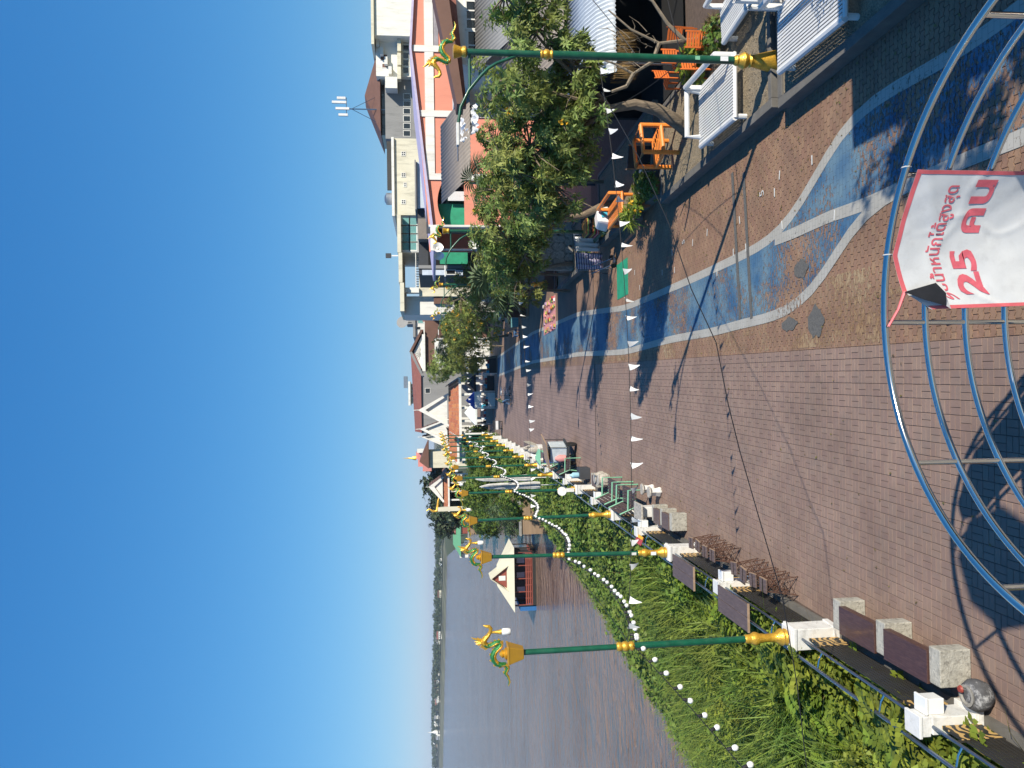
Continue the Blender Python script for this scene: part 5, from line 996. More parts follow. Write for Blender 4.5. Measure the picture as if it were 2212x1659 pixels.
pavilion('river_pavilion', 'small white gabled pavilion among the far lamps and dark trees', (926, 1052), (956, 1030), (956, 1085), (959, 967), 1028, 1092, 170., 1, 8, (0, 7))
pavilion('river_pavilion', 'pavilion roof half hidden behind the second gable', (910, 944), (968, 935), (968, 968), (972, 992), 940, 968, 136., 1, 8, (0, 7))
b = thing('pink_temple_tower', 'pink stepped tower with a gold spire behind the far lamps', 'tower', E0); y = 190.
for k, (X0, X1, Y0, Y1) in enumerate(((913, 932, 985, 1018), (903, 913, 976, 1008), (899, 903, 978, 992))): wall(b, 'tier', X0, X1, Y0, Y1, y+k*1.5, 6, 'wall_pink')
x, z = P_(899, 990, y+3); MB().lathe([(.6, z), (.5, z+.6), (.25, z+1.2), (.1, z+2.4), (.02, z+3.4)], 8, (x, y+4, 0)).build('spire', 'gold', b, True); wall(b, 'white_gable', 901, 920, 970, 978, y-1, 2, 'wall_white')
b = thing('low_house', 'low brown-roofed house beside the pink tower', 'house', E0); y = 165.; wall(b, 'wall', 925, 1000, 975, 1010, y, 8, 'wall_cream', True); x0, x1, z0, z1 = rect(906, 926, 950, 1012, y); gable_prism(b, 'roof', x0, x1, y-1, y+10, z0, z1, 'roof_brown', x0+(x1-x0)*.25)
# ---- trees far along the near bank
def far_tree(label, X, Y, Xb, y, rx, m='far_leaf', dens=5, ln=.8, nm='shade_tree'):
    p = D(X, Y, y); h = max(2.5, p.z); base = (p.x, y, -.3); tree(nm, label, base, [(p.x, y, h*.55, rx, rx, h*.42), (p.x-rx*.5, y+1, h*.45, rx*.8, rx, h*.3), (p.x+rx*.5, y-1, h*.5, rx*.8, rx, h*.3)], [base, (p.x, y, h*.2), (p.x, y, h*.4)], m=m, ln=ln, wd=.3, dens=dens, nl=5, tr=.25, group='dark trees beyond the pavilions')
far_tree('round dark tree behind the small far pavilion', 908, 1050, 0, 200, 5.); far_tree('broad dark tree left of the gold statue', 918, 1108, 0, 230, 6.5); far_tree('dark tree top above the large pavilion gable', 896, 918, 0, 160, 3.2); far_tree('dark tree beside the pink tower', 915, 1022, 0, 215, 4); far_tree('low dark tree at the far landing', 945, 1085, 0, 180, 5)
def bush(label, x, y, zt, rx, m, ln=.3, dens=14, wd=.22):
    zb_ = float(bank_z(np.array(x), np.array(y))); h = zt-zb_; base = (x, y, zb_); tree('bank_bush', label, base, [(x, y, zb_+h*.6, rx, rx, h*.42), (x-rx*.6, y+.8, zb_+h*.42, rx*.8, rx*.8, h*.35), (x+rx*.5, y-.6, zb_+h*.4, rx*.7, rx*.8, h*.35)], [base, (x, y, zb_+h*.3), (x, y, zb_+h*.45)], m=m, ln=ln, wd=wd, dens=dens, nl=6, tr=.12, group='bushes on the river bank')
bush('feathery pale green bush on the bank beside the third lamp', -12.6, 92, 2.0, 3.2, 'palm_leaf', .55, 14, .08); bush('dark leafy bush behind the fourth lamp', -8.6, 76, 2.6, 2.8, 'vine', .3, 16); bush('leafy bush beside the white handrail steps', -7.4, 92, 4.2, 3.2, 'vine', .34, 15); bush('dark bush above the brown landing wall', -11.5, 104, 4.0, 4.0, 'vine', .38, 13); bush('bush in front of the far pavilion steps', -7, 112, 4.0, 3.2, 'vine', .38, 13); bush('broad bush beside the quay far along the bank', -15, 125, 3.0, 4.5, 'vine', .45, 11); bush('dark bush at the end of the near bank', -20, 150, 2.5, 5.5, 'vine', .55, 10)
# brown landing walls and steps, gangway
t = thing('landing_wall', 'brown retaining wall of the landing below the bushes', 'wall', (-12.8, 84, 0)); MB().bx(-2.2, 2.2, -.3, .3, -5.2, -1.6).bx(2.2, 2.6, -.3, 6, -5.2, -1.6).build('wall', 'sand', t); MB().bx(-2.35, 2.35, -.45, .4, -1.6, -1.4).build('coping', 'concrete', t)
t = thing('landing_wall', 'tall pale brown quay wall behind the green roofed raft', 'wall', (-35.5, 215, 0)); MB().bx(-2.6, 2.6, 0, 3, -8, -1.8).build('wall', 'sand', t); MB().bx(-2.8, 2.8, -.3, 3.2, -1.8, -1.5).build('deck', 'concrete', t)
t = thing('landing_steps', 'concrete steps with white handrails down the bank', 'stairs', (-8.6, 90, 0))
for k in range(9): MB().bx(-.0, .5, -1.6, 1.6, -.25, 0).build('step', 'concrete', t, loc=(-.5*k, 0, -.5-.3*k))
for s in (-1, 1):
    MB().tube([(.5, s*1.5, .6), (-4.2, s*1.5, -2.2)], .045, 6).build('handrail', 'white_paint', t)
    for k in range(5): MB().tube([(.2-k, s*1.5, -.6-k*.6), (.2-k, s*1.5, .4-k*.6)], .035, 5).build('rail_post', 'white_paint', t)
# raft house
rx0, ry0 = -26.8, 116.
t = thing('raft_house', 'floating raft house with cream hipped roof and red railings', 'houseboat', (rx0, ry0, ZW)); W_, Dp = 4.0, 3.0
MB().bx(-W_, W_, -Dp, Dp, -.1, .5).build('pontoon', 'black_bar', t); MB().bx(-W_, W_, -Dp, Dp, .5, .62).build('deck', 'raft_red', t)
for z in (.85, 1.15, 1.45): MB().bx(-W_, W_, -Dp-.03, -Dp+.03, z-.09, z+.09).build('railing_board', 'raft_red', t)
for k in range(9):
    x = -W_+.1+k*(2*W_-.2)/8; MB().bx(x-.06, x+.06, -Dp-.05, -Dp+.05, .6, 3.5 if k % 2 == 0 else 1.6).build('post', 'raft_red', t)
for s in (-1, 1):
    for y_ in (-Dp, 0, Dp): MB().bx(s*W_-.07, s*W_+.07, y_-.07, y_+.07, .6, 3.4).build('post', 'black_bar', t)
MB().bx(-W_+.6, W_-.6, -.5, Dp-.2, .62, 3.2).build('cabin', 'wall_slate', t)
for k in range(3): win_x = -2.2+k*2.2; MB().bx(win_x-.4, win_x+.4, -.56, -.51, 1.4, 2.6).build('window', 'wall_pale_blue', t)
mb = MB(); e = .8; mb.add([(-W_-e, -Dp-e, 3.3), (W_+e, -Dp-e, 3.3), (W_+e, Dp+e, 3.3), (-W_-e, Dp+e, 3.3), (-W_+2.4, 0, 5.6), (W_-2.4, 0, 5.6)], [(0, 1, 5, 4), (1, 2, 5), (2, 3, 4, 5), (3, 0, 4), (3, 2, 1, 0)]); mb.build('roof', 'roof_cream', t)
mb = MB(); mb.ext([(-1.5, -2.2, 4.3), (1.5, -2.2, 4.3), (0, -2.2, 6.5)], (0, 3.4, 0)); mb.build('dormer', 'raft_red', t); mb = MB()
for s in (-1, 1): mb = MB(); mb.ext([(0, -2.6, 6.6), (s*1.9, -2.6, 4.0), (s*1.9, -2.6, 4.15), (0, -2.6, 6.78)], (0, 4, 0)); mb.build('dormer_roof', 'roof_cream', t)
MB().bx(-.35, .35, -2.26, -2.2, 4.5, 5.5).build('dormer_window', 'wall_white', t); MB().bx(2.6, 2.9, .5, .8, 4.2, 6.2).build('vent_pipe', 'white_paint', t); MB().bx(-W_-.8, -W_-.2, -Dp, Dp, -.1, 2.4).build('side_tarp', mat('tarp_blue', (.03, .16, .42), .6), t)
t = thing('gangway', 'steel gangway from the bank to the raft house', 'gangway', (-16.5, 112, ZW))
for s in (-1, 1):
    for z in (.9, 1.5, 2.1): MB().tube([(-5, s*.7, z), (5, s*.7, z+.5)], .04, 5).build('handrail', 'black_bar', t)
    for k in range(8): MB().tube([(-5+k*1.4, s*.7, .3+k*.07), (-5+k*1.4, s*.7, 2.1+k*.07)], .035, 5).build('rail_post', 'black_bar', t)
MB().bx(-5, 5, -.75, .75, .3, .5).build('deck', 'board_grey', t); MB().bx(-3, 3, -.5, .5, -.2, .3).build('float', 'tarp_blue', t)
t = thing('raft_house', 'green roofed raft pavilion with small red turret moored far away', 'houseboat', (D(1000, 1165, 330).x, 330, ZW)); MB().bx(-6, 6, -3, 3, -.1, .8).build('pontoon', 'board_grey', t)
for sx in (-5.5, -2, 2, 5.5):
    for sy in (-2.6, 2.6): MB().bx(sx-.1, sx+.1, sy-.1, sy+.1, .8, 4).build('post', 'wall_slate', t)
mb = MB(); mb.add([(-7, -4, 3.8), (7, -4, 3.8), (7, 4, 3.8), (-7, 4, 3.8), (-2, 0, 7), (3, 0, 7)], [(0, 1, 5, 4), (1, 2, 5), (2, 3, 4, 5), (3, 0, 4), (3, 2, 1, 0)]); mb.build('roof', 'roof_green', t)
mb = MB(); mb.add([(2.5, -2, 6), (6.5, -2, 6), (6.5, 2, 6), (2.5, 2, 6), (4.5, 0, 9)], [(0, 1, 4), (1, 2, 4), (2, 3, 4), (3, 0, 4), (3, 2, 1, 0)]); mb.build('turret_roof', 'wall_pink', t); MB().bx(-7.5, -4, -2, 2, .6, 4.2).build('awning', 'wall_white', t)
MB().bx(3, 5.5, -3.1, -2.9, .8, 3.4).build('door', 'raft_red', t)
# ---- the far bank
FA, FB = G(956, 1700, ZW), G(967, 1135, ZW)
fb = [(FA.x + (FB.x-FA.x)*k/40, FA.y + (FB.y-FA.y)*k/40) for k in range(-6, 43)]
nrm = Vector((-(FB.y-FA.y), FB.x-FA.x, 0)).normalized(); nrm = nrm if nrm.y > 0 else -nrm
mb = MB()
for (x0, y0), (x1, y1) in zip(fb[:-1], fb[1:]):
    d0, d1 = math.hypot(x0, y0), math.hypot(x1, y1); k0, k1 = d0*.006, d1*.006
    mb.add([(x0, y0, ZW-.3), (x1, y1, ZW-.3), (x1+nrm.x*k1*6, y1+nrm.y*k1*6, ZW+k1*.75), (x0+nrm.x*k0*6, y0+nrm.y*k0*6, ZW+k0*.75), (x1+nrm.x*900, y1+nrm.y*900, 2), (x0+nrm.x*900, y0+nrm.y*900, 2)], [(0, 1, 2, 3), (3, 2, 4, 5)])
mat('far_slope', (.17, .17, .10), .95, var=.5, sc=.02, coords='World', dirt=.6, dcol=(.06, .08, .03), dsc=.03)
tag(mb.build('far_bank', 'far_slope'), kind='structure')
def at_far(f, back): x = FA.x+(FB.x-FA.x)*f; y = FA.y+(FB.y-FA.y)*f; d = math.hypot(x, y); k = d*.006; return x+nrm.x*(k*6+back), y+nrm.y*(k*6+back), ZW+k*.75, d
n_ = 900; V_, F_, b_ = [], [], 0; pts = []
for k in range(n_):
    f = random.uniform(-.12, 1.03); x, y, z, d = at_far(f, random.uniform(-10, 160)); hh = d*.0042*random.uniform(.55, 1.35); m_n = 34
    c = RNG.normal(0, 1, (m_n, 3)); c /= np.linalg.norm(c, axis=1)[:, None]; c = c*np.array([hh*1.0, hh*1.0, hh*.75])*RNG.uniform(.5, 1, (m_n, 1)) + np.array([x, y, z+hh*.7]); pts.append((c, np.full(m_n, hh*.5)))
c = np.vstack([p[0] for p in pts]); L_ = np.concatenate([p[1] for p in pts]); v, f = quads_leaf(c, rdir(len(c), .2), np.tile([0, -.5, 1.], (len(c), 1)) + RNG.normal(0, .5, (len(c), 3)), L_, L_*.45)
o = nmesh('far_treeline', v, f, 'far_leaf', kind='stuff'); tag(o, 'band of dark trees along the far river bank', 'trees')
hm = [('wall_white', 'roof_red'), ('wall_white', 'wall_grey'), ('wall_cream', 'roof_brown'), ('wall_white', 'wall_white'), ('wall_pale_blue', 'wall_grey')]; random.seed(21)
for k in range(34):
    f = random.uniform(-.05, 1.0); x, y, z, d = at_far(f, random.uniform(-10, 30)); s = d*.0022*random.uniform(.5, 1.6); wm, rm = hm[random.randrange(5)]
    t = thing('house', 'small pale house among the trees on the far river bank', 'house', (x, y, z), R(random.uniform(-25, 25)), 'houses on the far river bank'); MB().bx(-s*1.3, s*1.3, -s*.8, s*.8, -3, s*1.15).build('wall', wm, t); mb = MB(); mb.ext([(-s*1.5, -s, s*1.15), (-s*1.5, s, s*1.15), (-s*1.5, 0, s*1.75)], (s*3, 0, 0)); mb.build('roof', rm, t)
    for q in (-.7, .1, .8): MB().bx(s*q-s*.12, s*q+s*.12, -s*.83, -s*.8, s*.3, s*.75).build('window', 'glass_dark', t)
x, y, z, d = at_far(.255, -14); s = d*.004; t = thing('white_stupa', 'white pointed stupa on the far river bank', 'stupa', (x, y, z)); MB().bx(-s*.9, s*.9, -s*.9, s*.9, -3, s*.5).bx(-s*.65, s*.65, -s*.65, s*.65, s*.5, s*.9).build('base', 'wall_white', t); MB().lathe([(s*.55, s*.9), (s*.5, s*1.3), (s*.25, s*1.8), (s*.1, s*2.4), (.1, s*3.4)], 10).build('spire', 'wall_white', t, True)
mb = MB()
for k in range(60):
    a, b2 = at_far(-.1+k*.019, -20), at_far(-.1+(k+1)*.019, -20); mb.add([a[:3], b2[:3], (b2[0], b2[1], b2[2]+b2[3]*.0011), (a[0], a[1], a[2]+a[3]*.0011)], [(0, 1, 2, 3)])
o = mb.build('embankment_wall', 'far_slope'); s_ = o.modifiers.new('s', 'SOLIDIFY'); s_.thickness = 2; tag(o, 'long pale embankment wall along the far river bank', 'wall')
# ------------------------------------------------------------------ bunting, cables, stalls, people and small things
random.seed(5)
def flagmesh(k):
    a = random.uniform(-.5, .5); w_, h_ = .2, random.uniform(.26, .34); mb = MB(); n_ = 5
    for i in range(n_+1):
        f = i/n_; ww = w_*(1-f*.92)/2; tw = a*f; mb.v += [(-ww*math.cos(tw)+.02*math.sin(3*f), -ww*math.sin(tw)+.05*f*a, -h_*f), (ww*math.cos(tw)+.02*math.sin(3*f), ww*math.sin(tw)+.05*f*a, -h_*f)]
    for i in range(n_): mb.f.append((2*i, 2*i+1, 2*i+3, 2*i+2)); mb.k.append(0)
    me = mb.mesh('flag', True); me.materials.append(MATS['flag_white']); return me
FL = [flagmesh(k) for k in range(7)]
def bunting(a, b, n_, sag, label, sc=1.):
    a, b = Vector(a), Vector(b); t = thing('bunting', label, 'bunting', a, 0, 'white pennant strings over the promenade'); d = b-a; rz = math.atan2(d.y, d.x)
    MB().tube([d*k/20 + Vector((0, 0, -sag*4*(k/20)*(1-k/20))) for k in range(21)], .007, 4).build('cord', 'cable_black', t)
    for k in range(n_):
        f = (k+.5)/n_ + random.uniform(-.008, .008); p = d*f + Vector((0, 0, -sag*4*f*(1-f))); o = link('flag', FL[random.randrange(7)], None, t, p, rz + random.uniform(-.7, .7)); o.rotation_euler[0] = random.uniform(-.5, .5); o.rotation_euler[1] = random.uniform(-.35, .35); o.scale = (sc*.72,)*3
zR, zL = D(1293, 130, 16.3).z, D(1356, 1202, 22.3).z
bunting((7.45, 16.3, zR), (fx(14.5)+.08, 14.5, 4.3), 24, .32, 'white pennant string between the nearest lamps across the promenade')
bunting((7.3, 33.2, 4.6), (fx(29.5)+.08, 29.5, 4.25), 24, .3, 'white pennant string crossing above the food cart')
bunting((7.4, 62, 4.9), (fx(58)+.08, 58, 4.3), 22, .3, 'white pennant string beyond the pushed trolley', 1.1); bunting((7.0, 77.5, 5.0), (fx(73)+.1, 73, 4.6), 22, .3, 'farthest white pennant string before the market stalls', 1.2)
def cable(pts, r_, label, m='cable_black'): tag(MB().tube(pts, r_, 5).build('cable', m), label, 'cable')
def cat(a, b, sag, n_=26): a, b = Vector(a), Vector(b); return [a.lerp(b, k/n_) + Vector((0, 0, -sag*4*(k/n_)*(1-k/n_))) for k in range(n_+1)]
CP = [D(1300, 200, 16), D(1380, 340, 13.2), D(1446, 486, 11.8), D(1494, 626, 11.0), D(1547, 740, 10.8), D(1573, 873, 10.8), D(1598, 974, 11.0), D(1640, 1120, 11.1), D(1690, 1290, 11.2), D(1722, 1480, 11.2), D(1745, 1680, 11.2)]
cable(CP, .008, 'black cable sagging from the leaning tree across the promenade')
cable(cat((7.53, 16.35, 2.35), (13, 15.5, 4.2), .1), .012, 'black cable rising from the bench-side lamp to the frame edge'); cable(cat((7.53, 16.35, 2.35), (7.9, 21.3, 3.6), .25), .01, 'dark wire from the bench-side lamp to the leaning tree'); cable(cat((7.5, 16.3, 3.35), (12, 19, 5.5), .15), .01, 'dark wire from the lamp collar toward the shop roof')
cable(cat((fx(14.5), 14.5, 4.25), (fx(22.3), 22.3, 4.28), .05), .007, 'taut wire between the two nearest river lamps')
# ---- food cart
t = thing('food_cart', 'vendor tricycle cart with slanted roof and clear plastic cover', 'cart', (-3.0, 42.6, 0), R(-14)); mat('clear_plastic', (.55, .62, .68), .25, var=.15, sc=3); mat('black_rubber', (.012, .012, .012), .7); mat('pink_bundle', (.62, .27, .26), .7, var=.2, sc=5)
MB().bx(-.5, .5, -.8, .8, .45, .55).build('tray', 'wall_slate', t)
for sx in (-.46, .46):
    for sy in (-.75, .75): MB().tube([(sx, sy, .5), (sx, sy, 1.55+(.12 if sx > 0 else 0))], .02, 5).build('post', 'black_bar', t)
MB().box((0, 0, 1.68), (1.5, 1.95, .06), 0, 0, 0, -.16).build('roof', 'plank_edge', t); MB().bx(-.44, .44, -.7, .5, .56, 1.5).build('plastic_cover', 'clear_plastic', t, bev=.06); MB().lathe([(.05, .56), (.2, .65), (.22, 1.0), (.08, 1.25)], 10, (-.2, -.72, 0)).build('wrapped_bundle', 'pink_bundle', t, True)
for sx in (-.56, .56):
    w_ = MB().lathe([(.27, -.04), (.31, -.03), (.31, .03), (.27, .04)], 20).build('wheel', 'black_rubber', t, True, loc=(sx, -.5, .31)); w_.rotation_euler = (0, R(90), 0); MB().lathe([(.2, -.02), (.2, .02)], 12).build('rim', 'tank_steel', w_)
w_ = MB().lathe([(.25, -.03), (.3, -.02), (.3, .02), (.25, .03)], 20).build('wheel', 'black_rubber', t, True, loc=(0, 1.25, .3)); w_.rotation_euler = (0, R(90), 0); MB().tube([(0, .8, .5), (0, 1.25, .3)], .03, 6).tube([(0, 1.1, .4), (0, 1.0, 1.0), (-.25, .95, 1.05)], .02, 6).build('fork', 'black_bar', t); MB().lathe([(.12, .7), (.16, .78), (.05, .8)], 10, (0, 1.55, 0)).build('saddle', 'black_rubber', t)
# ---- people: one body mesh each, clothes as children
mat('skin', (.32, .18, .11), .6, var=.08); mat('hair', (.012, .01, .009), .5); mat('jeans', (.06, .13, .26), .8, var=.15, sc=9); mat('olive_top', (.08, .12, .07), .8); mat('dark_top', (.03, .03, .035), .8); mat('pale_top', (.55, .5, .42), .8); mat('green_top', (.05, .25, .08), .8)
def person(label, loc, rz, sc, pose, top, legs, armfwd=.0):
    """pose: stand | push | sit"""
    t = thing('person', label, 'person', loc, rz); t.scale = (sc,)*3
    if pose == 'sit': hip, lean = .5, .25
    else: hip, lean = .9, (.5 if pose == 'push' else .05)
    H = Vector((0, 0, hip)); ch = H + Vector((0, math.sin(lean)*.42, math.cos(lean)*.42)); nk = H + Vector((0, math.sin(lean)*.56, math.cos(lean)*.56)); hd = nk + Vector((0, .06+.05*lean, .12)); ht = nk + Vector((0, .08+.05*lean, .27))
    vs = [H, (H+ch)/2, ch, nk, hd, ht]; es = [(0, 1), (1, 2), (2, 3), (3, 4), (4, 5)]; rs = [.155, .135, .15, .055, .095, .07]
    def limb(start, pts, rr):
        prev = start
        for p, r_ in zip(pts, rr): vs.append(Vector(p)); es.append((prev, len(vs)-1)); rs.append(r_); prev = len(vs)-1
        return prev
    legp = {}; armp = {}
    for s in (-1, 1):
        if pose == 'sit': L_ = [(s*.1, .05, hip-.02), (s*.13, .42, hip+.02), (s*.13, .45, .08), (s*.13, .58, .03)]
        elif pose == 'push': L_ = [(s*.1, 0, .84), (s*.11, .14*s+.06, .48), (s*.11, .22*s-.06, .08), (s*.11, .22*s+.08, .03)]
        else: L_ = [(s*.1, 0, .84), (s*.11, .03, .47), (s*.11, -.01, .08), (s*.12, .14, .03)]
        limb(0, L_, [.09, .062, .04, .035]); legp[s] = L_
        sh = ch + Vector((s*.19, 0, .06))
        if pose == 'push': A_ = [sh, sh + Vector((s*.03, .14, -.22)), sh + Vector((0, .36, -.26)), sh + Vector((0, .44, -.25))]
        elif pose == 'sit': A_ = [sh, sh + Vector((s*.06, .05, -.26)), sh + Vector((-s*.02, .27, -.32)), sh + Vector((-s*.03, .36, -.31))]
        else: A_ = [sh, sh + Vector((s*.06, -.02, -.27)), sh + Vector((s*.06, .1, -.5)), sh + Vector((s*.05, .13, -.59))]
        limb(2, A_, [.06, .045, .034, .03]); armp[s] = A_
        e = len(vs)-1; hp = Vector(A_[-1]); dr = (Vector(A_[-1])-Vector(A_[-2])).normalized()
        for q in range(5):
            off = Vector((.018*(q-2), 0, 0)); l = (.05, .075, .08, .072, .06)[q]; a_ = hp + off + dr*.02; b_ = a_ + dr*l*.55 + Vector((0, 0, -.008)); c_ = b_ + dr*l*.4 + Vector((0, 0, -.02))
            if q == (0 if s > 0 else 4): b_ = a_ + Vector((-s*.025, 0, -.02)); c_ = b_ + dr*.03
            limb(e, [b_, c_], [.009, .007])
    me = bpy.data.meshes.new('body'); me.from_pydata([tuple(v) for v in vs], es, []); me.update(); o = link('body', me, 'skin', t)
    sk_ = o.modifiers.new('skin', 'SKIN'); sk_.use_smooth_shade = True
    for i, sv in enumerate(me.skin_vertices[0].data): sv.radius = (rs[i], rs[i]*(.75 if i < 3 else 1)); sv.use_root = (i == 0)
    sb = o.modifiers.new('sub', 'SUBSURF'); sb.levels = 1; sb.render_levels = 1
    MB().tube([H + Vector((0, 0, -.06)), (H+ch)/2, ch, ch + (nk-ch)*.7], [.175, .16, .18, .1], 10).build('shirt', top, t, True)
    for s in (-1, 1): MB().tube([Vector(armp[s][0]) + Vector((-s*.05, 0, .01)), armp[s][0], Vector(armp[s][0]).lerp(Vector(armp[s][1]), .8)], [.075, .078, .065], 8).build('sleeve', top, t, True); MB().tube([H + Vector((s*.06, 0, .02)), legp[s][0], legp[s][1], Vector(legp[s][1]).lerp(Vector(legp[s][2]), .85)], [.12, .108, .08, .06], 8).build('trouser_leg', legs, t, True); MB().tube([Vector(legp[s][2]) + Vector((0, -.04, -.04)), Vector(legp[s][3]) + Vector((0, .08, 0))], [.045, .038], 6).build('shoe', 'black_rubber', t, True)
    MB().lathe([(.09, -.06), (.112, 0), (.105, .07), (.06, .115), (.01, .125)], 12, (hd.x, hd.y-.015, hd.z+.055)).build('hair', 'hair', t, True)
    for s in (-1, 1): MB().lathe([(.004, -.011), (.012, 0), (.004, .011)], 6, (s*.035, hd.y+.093, hd.z+.03)).build('eye', 'hair', t)
    MB().tube([(0, hd.y+.085, hd.z+.02), (0, hd.y+.115, hd.z-.012)], [.01, .016], 6).build('nose', 'skin', t, True); return t
p = G(1104, 868); person('person in olive top and blue jeans pushing a white trolley', (p.x, p.y, 0), R(-70), .98, 'push', 'olive_top', 'jeans')
t = thing('trolley', 'white-topped hand trolley pushed across the promenade', 'trolley', (p.x+1.0, p.y+.35, 0), R(-70)); MB().bx(-.35, .35, -.3, .5, .95, 1.0).build('top', 'white_paint', t)
for sx in (-.3, .3):
    for sy in (-.25, .45): MB().tube([(sx, sy, .1), (sx, sy, .95)], .02, 5).build('leg', 'steel_blue', t); MB().lathe([(.08, -.02), (.08, .02)], 10).build('wheel', 'black_rubber', t, loc=(sx, sy, .08)).rotation_euler = (0, R(90), 0)
for z in (.35, .65): MB().bx(-.32, .32, -.28, .47, z, z+.03).build('shelf', 'steel_blue', t)
p = G(1122, 716); person('seated person in dark clothes beside a blue stool on the shop side', (p.x, p.y, 0), R(100), .95, 'sit', 'dark_top', 'jeans'); t = thing('plastic_stool', 'bright blue plastic stool at the seated person', 'stool', (p.x, p.y-.06, 0)); MB().bx(-.17, .17, -.17, .17, .38, .42).build('seat', 'tarp_blue', t)
for sx in (-.13, .13):
    for sy in (-.13, .13): MB().frustum(0, .025, .025, .38, .02, .02, (sx, sy)).build('leg', 'tarp_blue', t)
p = G(1112, 690); person('seated person in pale top beside the teal market table', (p.x, p.y, 0), R(130), .95, 'sit', 'pale_top', 'dark_top'); t = thing('plastic_stool', 'dark plastic stool under the person in pale top', 'stool', (p.x, p.y-.06, 0)); MB().bx(-.17, .17, -.17, .17, .38, .42).build('seat', 'wall_slate', t); MB().frustum(0, .16, .16, .38, .12, .12).build('skirt', 'wall_slate', t)
p = G(1054, 800); person('standing person in green top and pale trousers before the dark stall', (p.x, p.y, 0), R(160), 1.15, 'stand', 'green_top', 'pale_top'); p = G(1062, 915); person('person standing in pale top beside the white stall', (p.x, p.y, 0), R(200), 1.1, 'stand', 'pale_top', 'dark_top')
# ---- far market stalls
mat('canvas_blue', (.025, .06, .30), .7, var=.2, sc=1.5); mat('canvas_white', (.72, .76, .74), .7); mat('canvas_black', (.012, .012, .014), .8); mat('cyan_plastic', (.05, .42, .62), .5); mat('goods_red', (.45, .06, .07), .8, var=.5, sc=9); mat('cloth_stripe', (.4, .3, .42), .8, var=.3, sc=4)
def stall(label, X0, X1, Y0, Y1, y, m, peak=.8, front=None):
    x0, x1, z0, z1 = rect(X0, X1, Y0, Y1, y); t = thing('market_stall', label, 'stall', ((x0+x1)/2, y, 0), 0, 'stalls at the promenade end'); w_ = (x1-x0)/2; d = 1.6
    for sx in (-1, 1):
        for sy in (0, 2*d): MB().tube([(sx*w_*.95, sy, 0), (sx*w_*.95, sy, z0)], .04, 5).build('post', 'white_paint', t)
    mb = MB(); mb.add([(-w_, -.1, z0), (w_, -.1, z0), (w_, 2*d, z0), (-w_, 2*d, z0), (0, d, z1), (-w_, -.1, z0-.25), (w_, -.1, z0-.25), (w_, 2*d, z0-.25), (-w_, 2*d, z0-.25)], [(0, 1, 4), (1, 2, 4), (2, 3, 4), (3, 0, 4), (5, 6, 1, 0), (6, 7, 2, 1), (7, 8, 3, 2), (8, 5, 0, 3)]); mb.build('canopy', m, t)
    MB().bx(-w_*.9, w_*.9, .3, 1.0, 0, .9).build('counter', front or 'wall_slate', t)
    for k in range(7): MB().bx(-.16, .16, -.16, .16, 0, random.uniform(.2, .5)).build('crate', random.choice(['goods_red', 'cyan_plastic', 'plank_edge', 'white_paint', 'canvas_black']), t, loc=(-w_*.75+k*w_*.25, .65, .9))
    return t
stall('white canopied market stall under the large pavilion', 1004, 1026, 866, 918, 101, 'canvas_white', front='board_grey'); stall('blue peaked stall canopy in front of the white one', 1007, 1026, 846, 884, 97, 'canvas_blue', front='canvas_white'); stall('black canopied stall beside the round green tree', 1004, 1024, 810, 846, 98, 'canvas_black'); stall('dark stall behind the standing person', 1012, 1030, 768, 808, 94, 'canvas_black')
t = thing('stall_banner', 'plain white banner board hung on the blue stall', 'banner', E0); wall(t, 'board', 1025, 1040, 846, 881, 96.3, .05, 'canvas_white'); 
for Y in (848, 879): x, z = P_(1040, Y, 96.35); MB().tube([(x, 96.38, 0), (x, 96.38, z+.3)], .03, 4).build('pole', 'steel_blue', t)
p = G(1058, 879); t = thing('plastic_barrel', 'cyan plastic barrel at the market stalls', 'barrel', (p.x, p.y, 0)); MB().lathe([(.4, 0), (.5, .1), (.52, .6), (.46, 1.0), (.48, 1.05)], 14).build('tub', 'cyan_plastic', t, True); MB().lathe([(.5, 1.05), (.5, 1.1), (.1, 1.16)], 14).build('lid', 'cyan_plastic', t, True)
p = G(1085, 918); t = thing('cooler_box', 'black ice-box cart standing on the promenade by the far railing', 'cart', (p.x, p.y, 0)); MB().bx(-.5, .5, -.4, .4, .25, 1.0).build('box', 'wall_slate', t); MB().bx(-.5, .5, -.42, -.4, .5, .8).build('front_panel', 'antenna_white', t); MB().bx(-.52, .52, -.42, .42, 1.0, 1.08).build('lid', 'black_rubber', t)
for sx in (-.4, .4): MB().lathe([(.2, -.04), (.2, .04)], 12).build('wheel', 'black_rubber', t, loc=(sx, -.3, .2)).rotation_euler = (0, R(90), 0)
# closed parasols at the railing, kiosk, signs, cooler
for k, (y, lab) in enumerate(((44.9, 'tall closed white parasol by the railing, nearer of two'), (49.2, 'tall closed white parasol by the railing, farther of two'))):
    t = thing('closed_parasol', lab, 'parasol', (fx(y)-.7, y, 0), 0, 'closed parasols'); MB().tube([(0, 0, -.4), (0, 0, 5.3)], .03, 6).build('pole', 'white_paint', t); mb = MB(); n_ = 14; prof = [(.05, 5.2), (.13, 4.8), (.17, 4.0), (.15, 3.0), (.2, 2.0), (.17, 1.7)]
    for r_, z in prof:
        for j in range(n_*2): a = math.pi*j/n_; q = r_*(1.15 if j % 2 else .6); mb.v.append((q*math.cos(a), q*math.sin(a), z))
    for i in range(len(prof)-1):
        for j in range(n_*2): a_, b_ = i*n_*2+j, i*n_*2+(j+1) % (n_*2); mb.f.append((a_, b_, b_+n_*2, a_+n_*2)); mb.k.append(0)
    mb.build('canopy', 'white_paint', t)
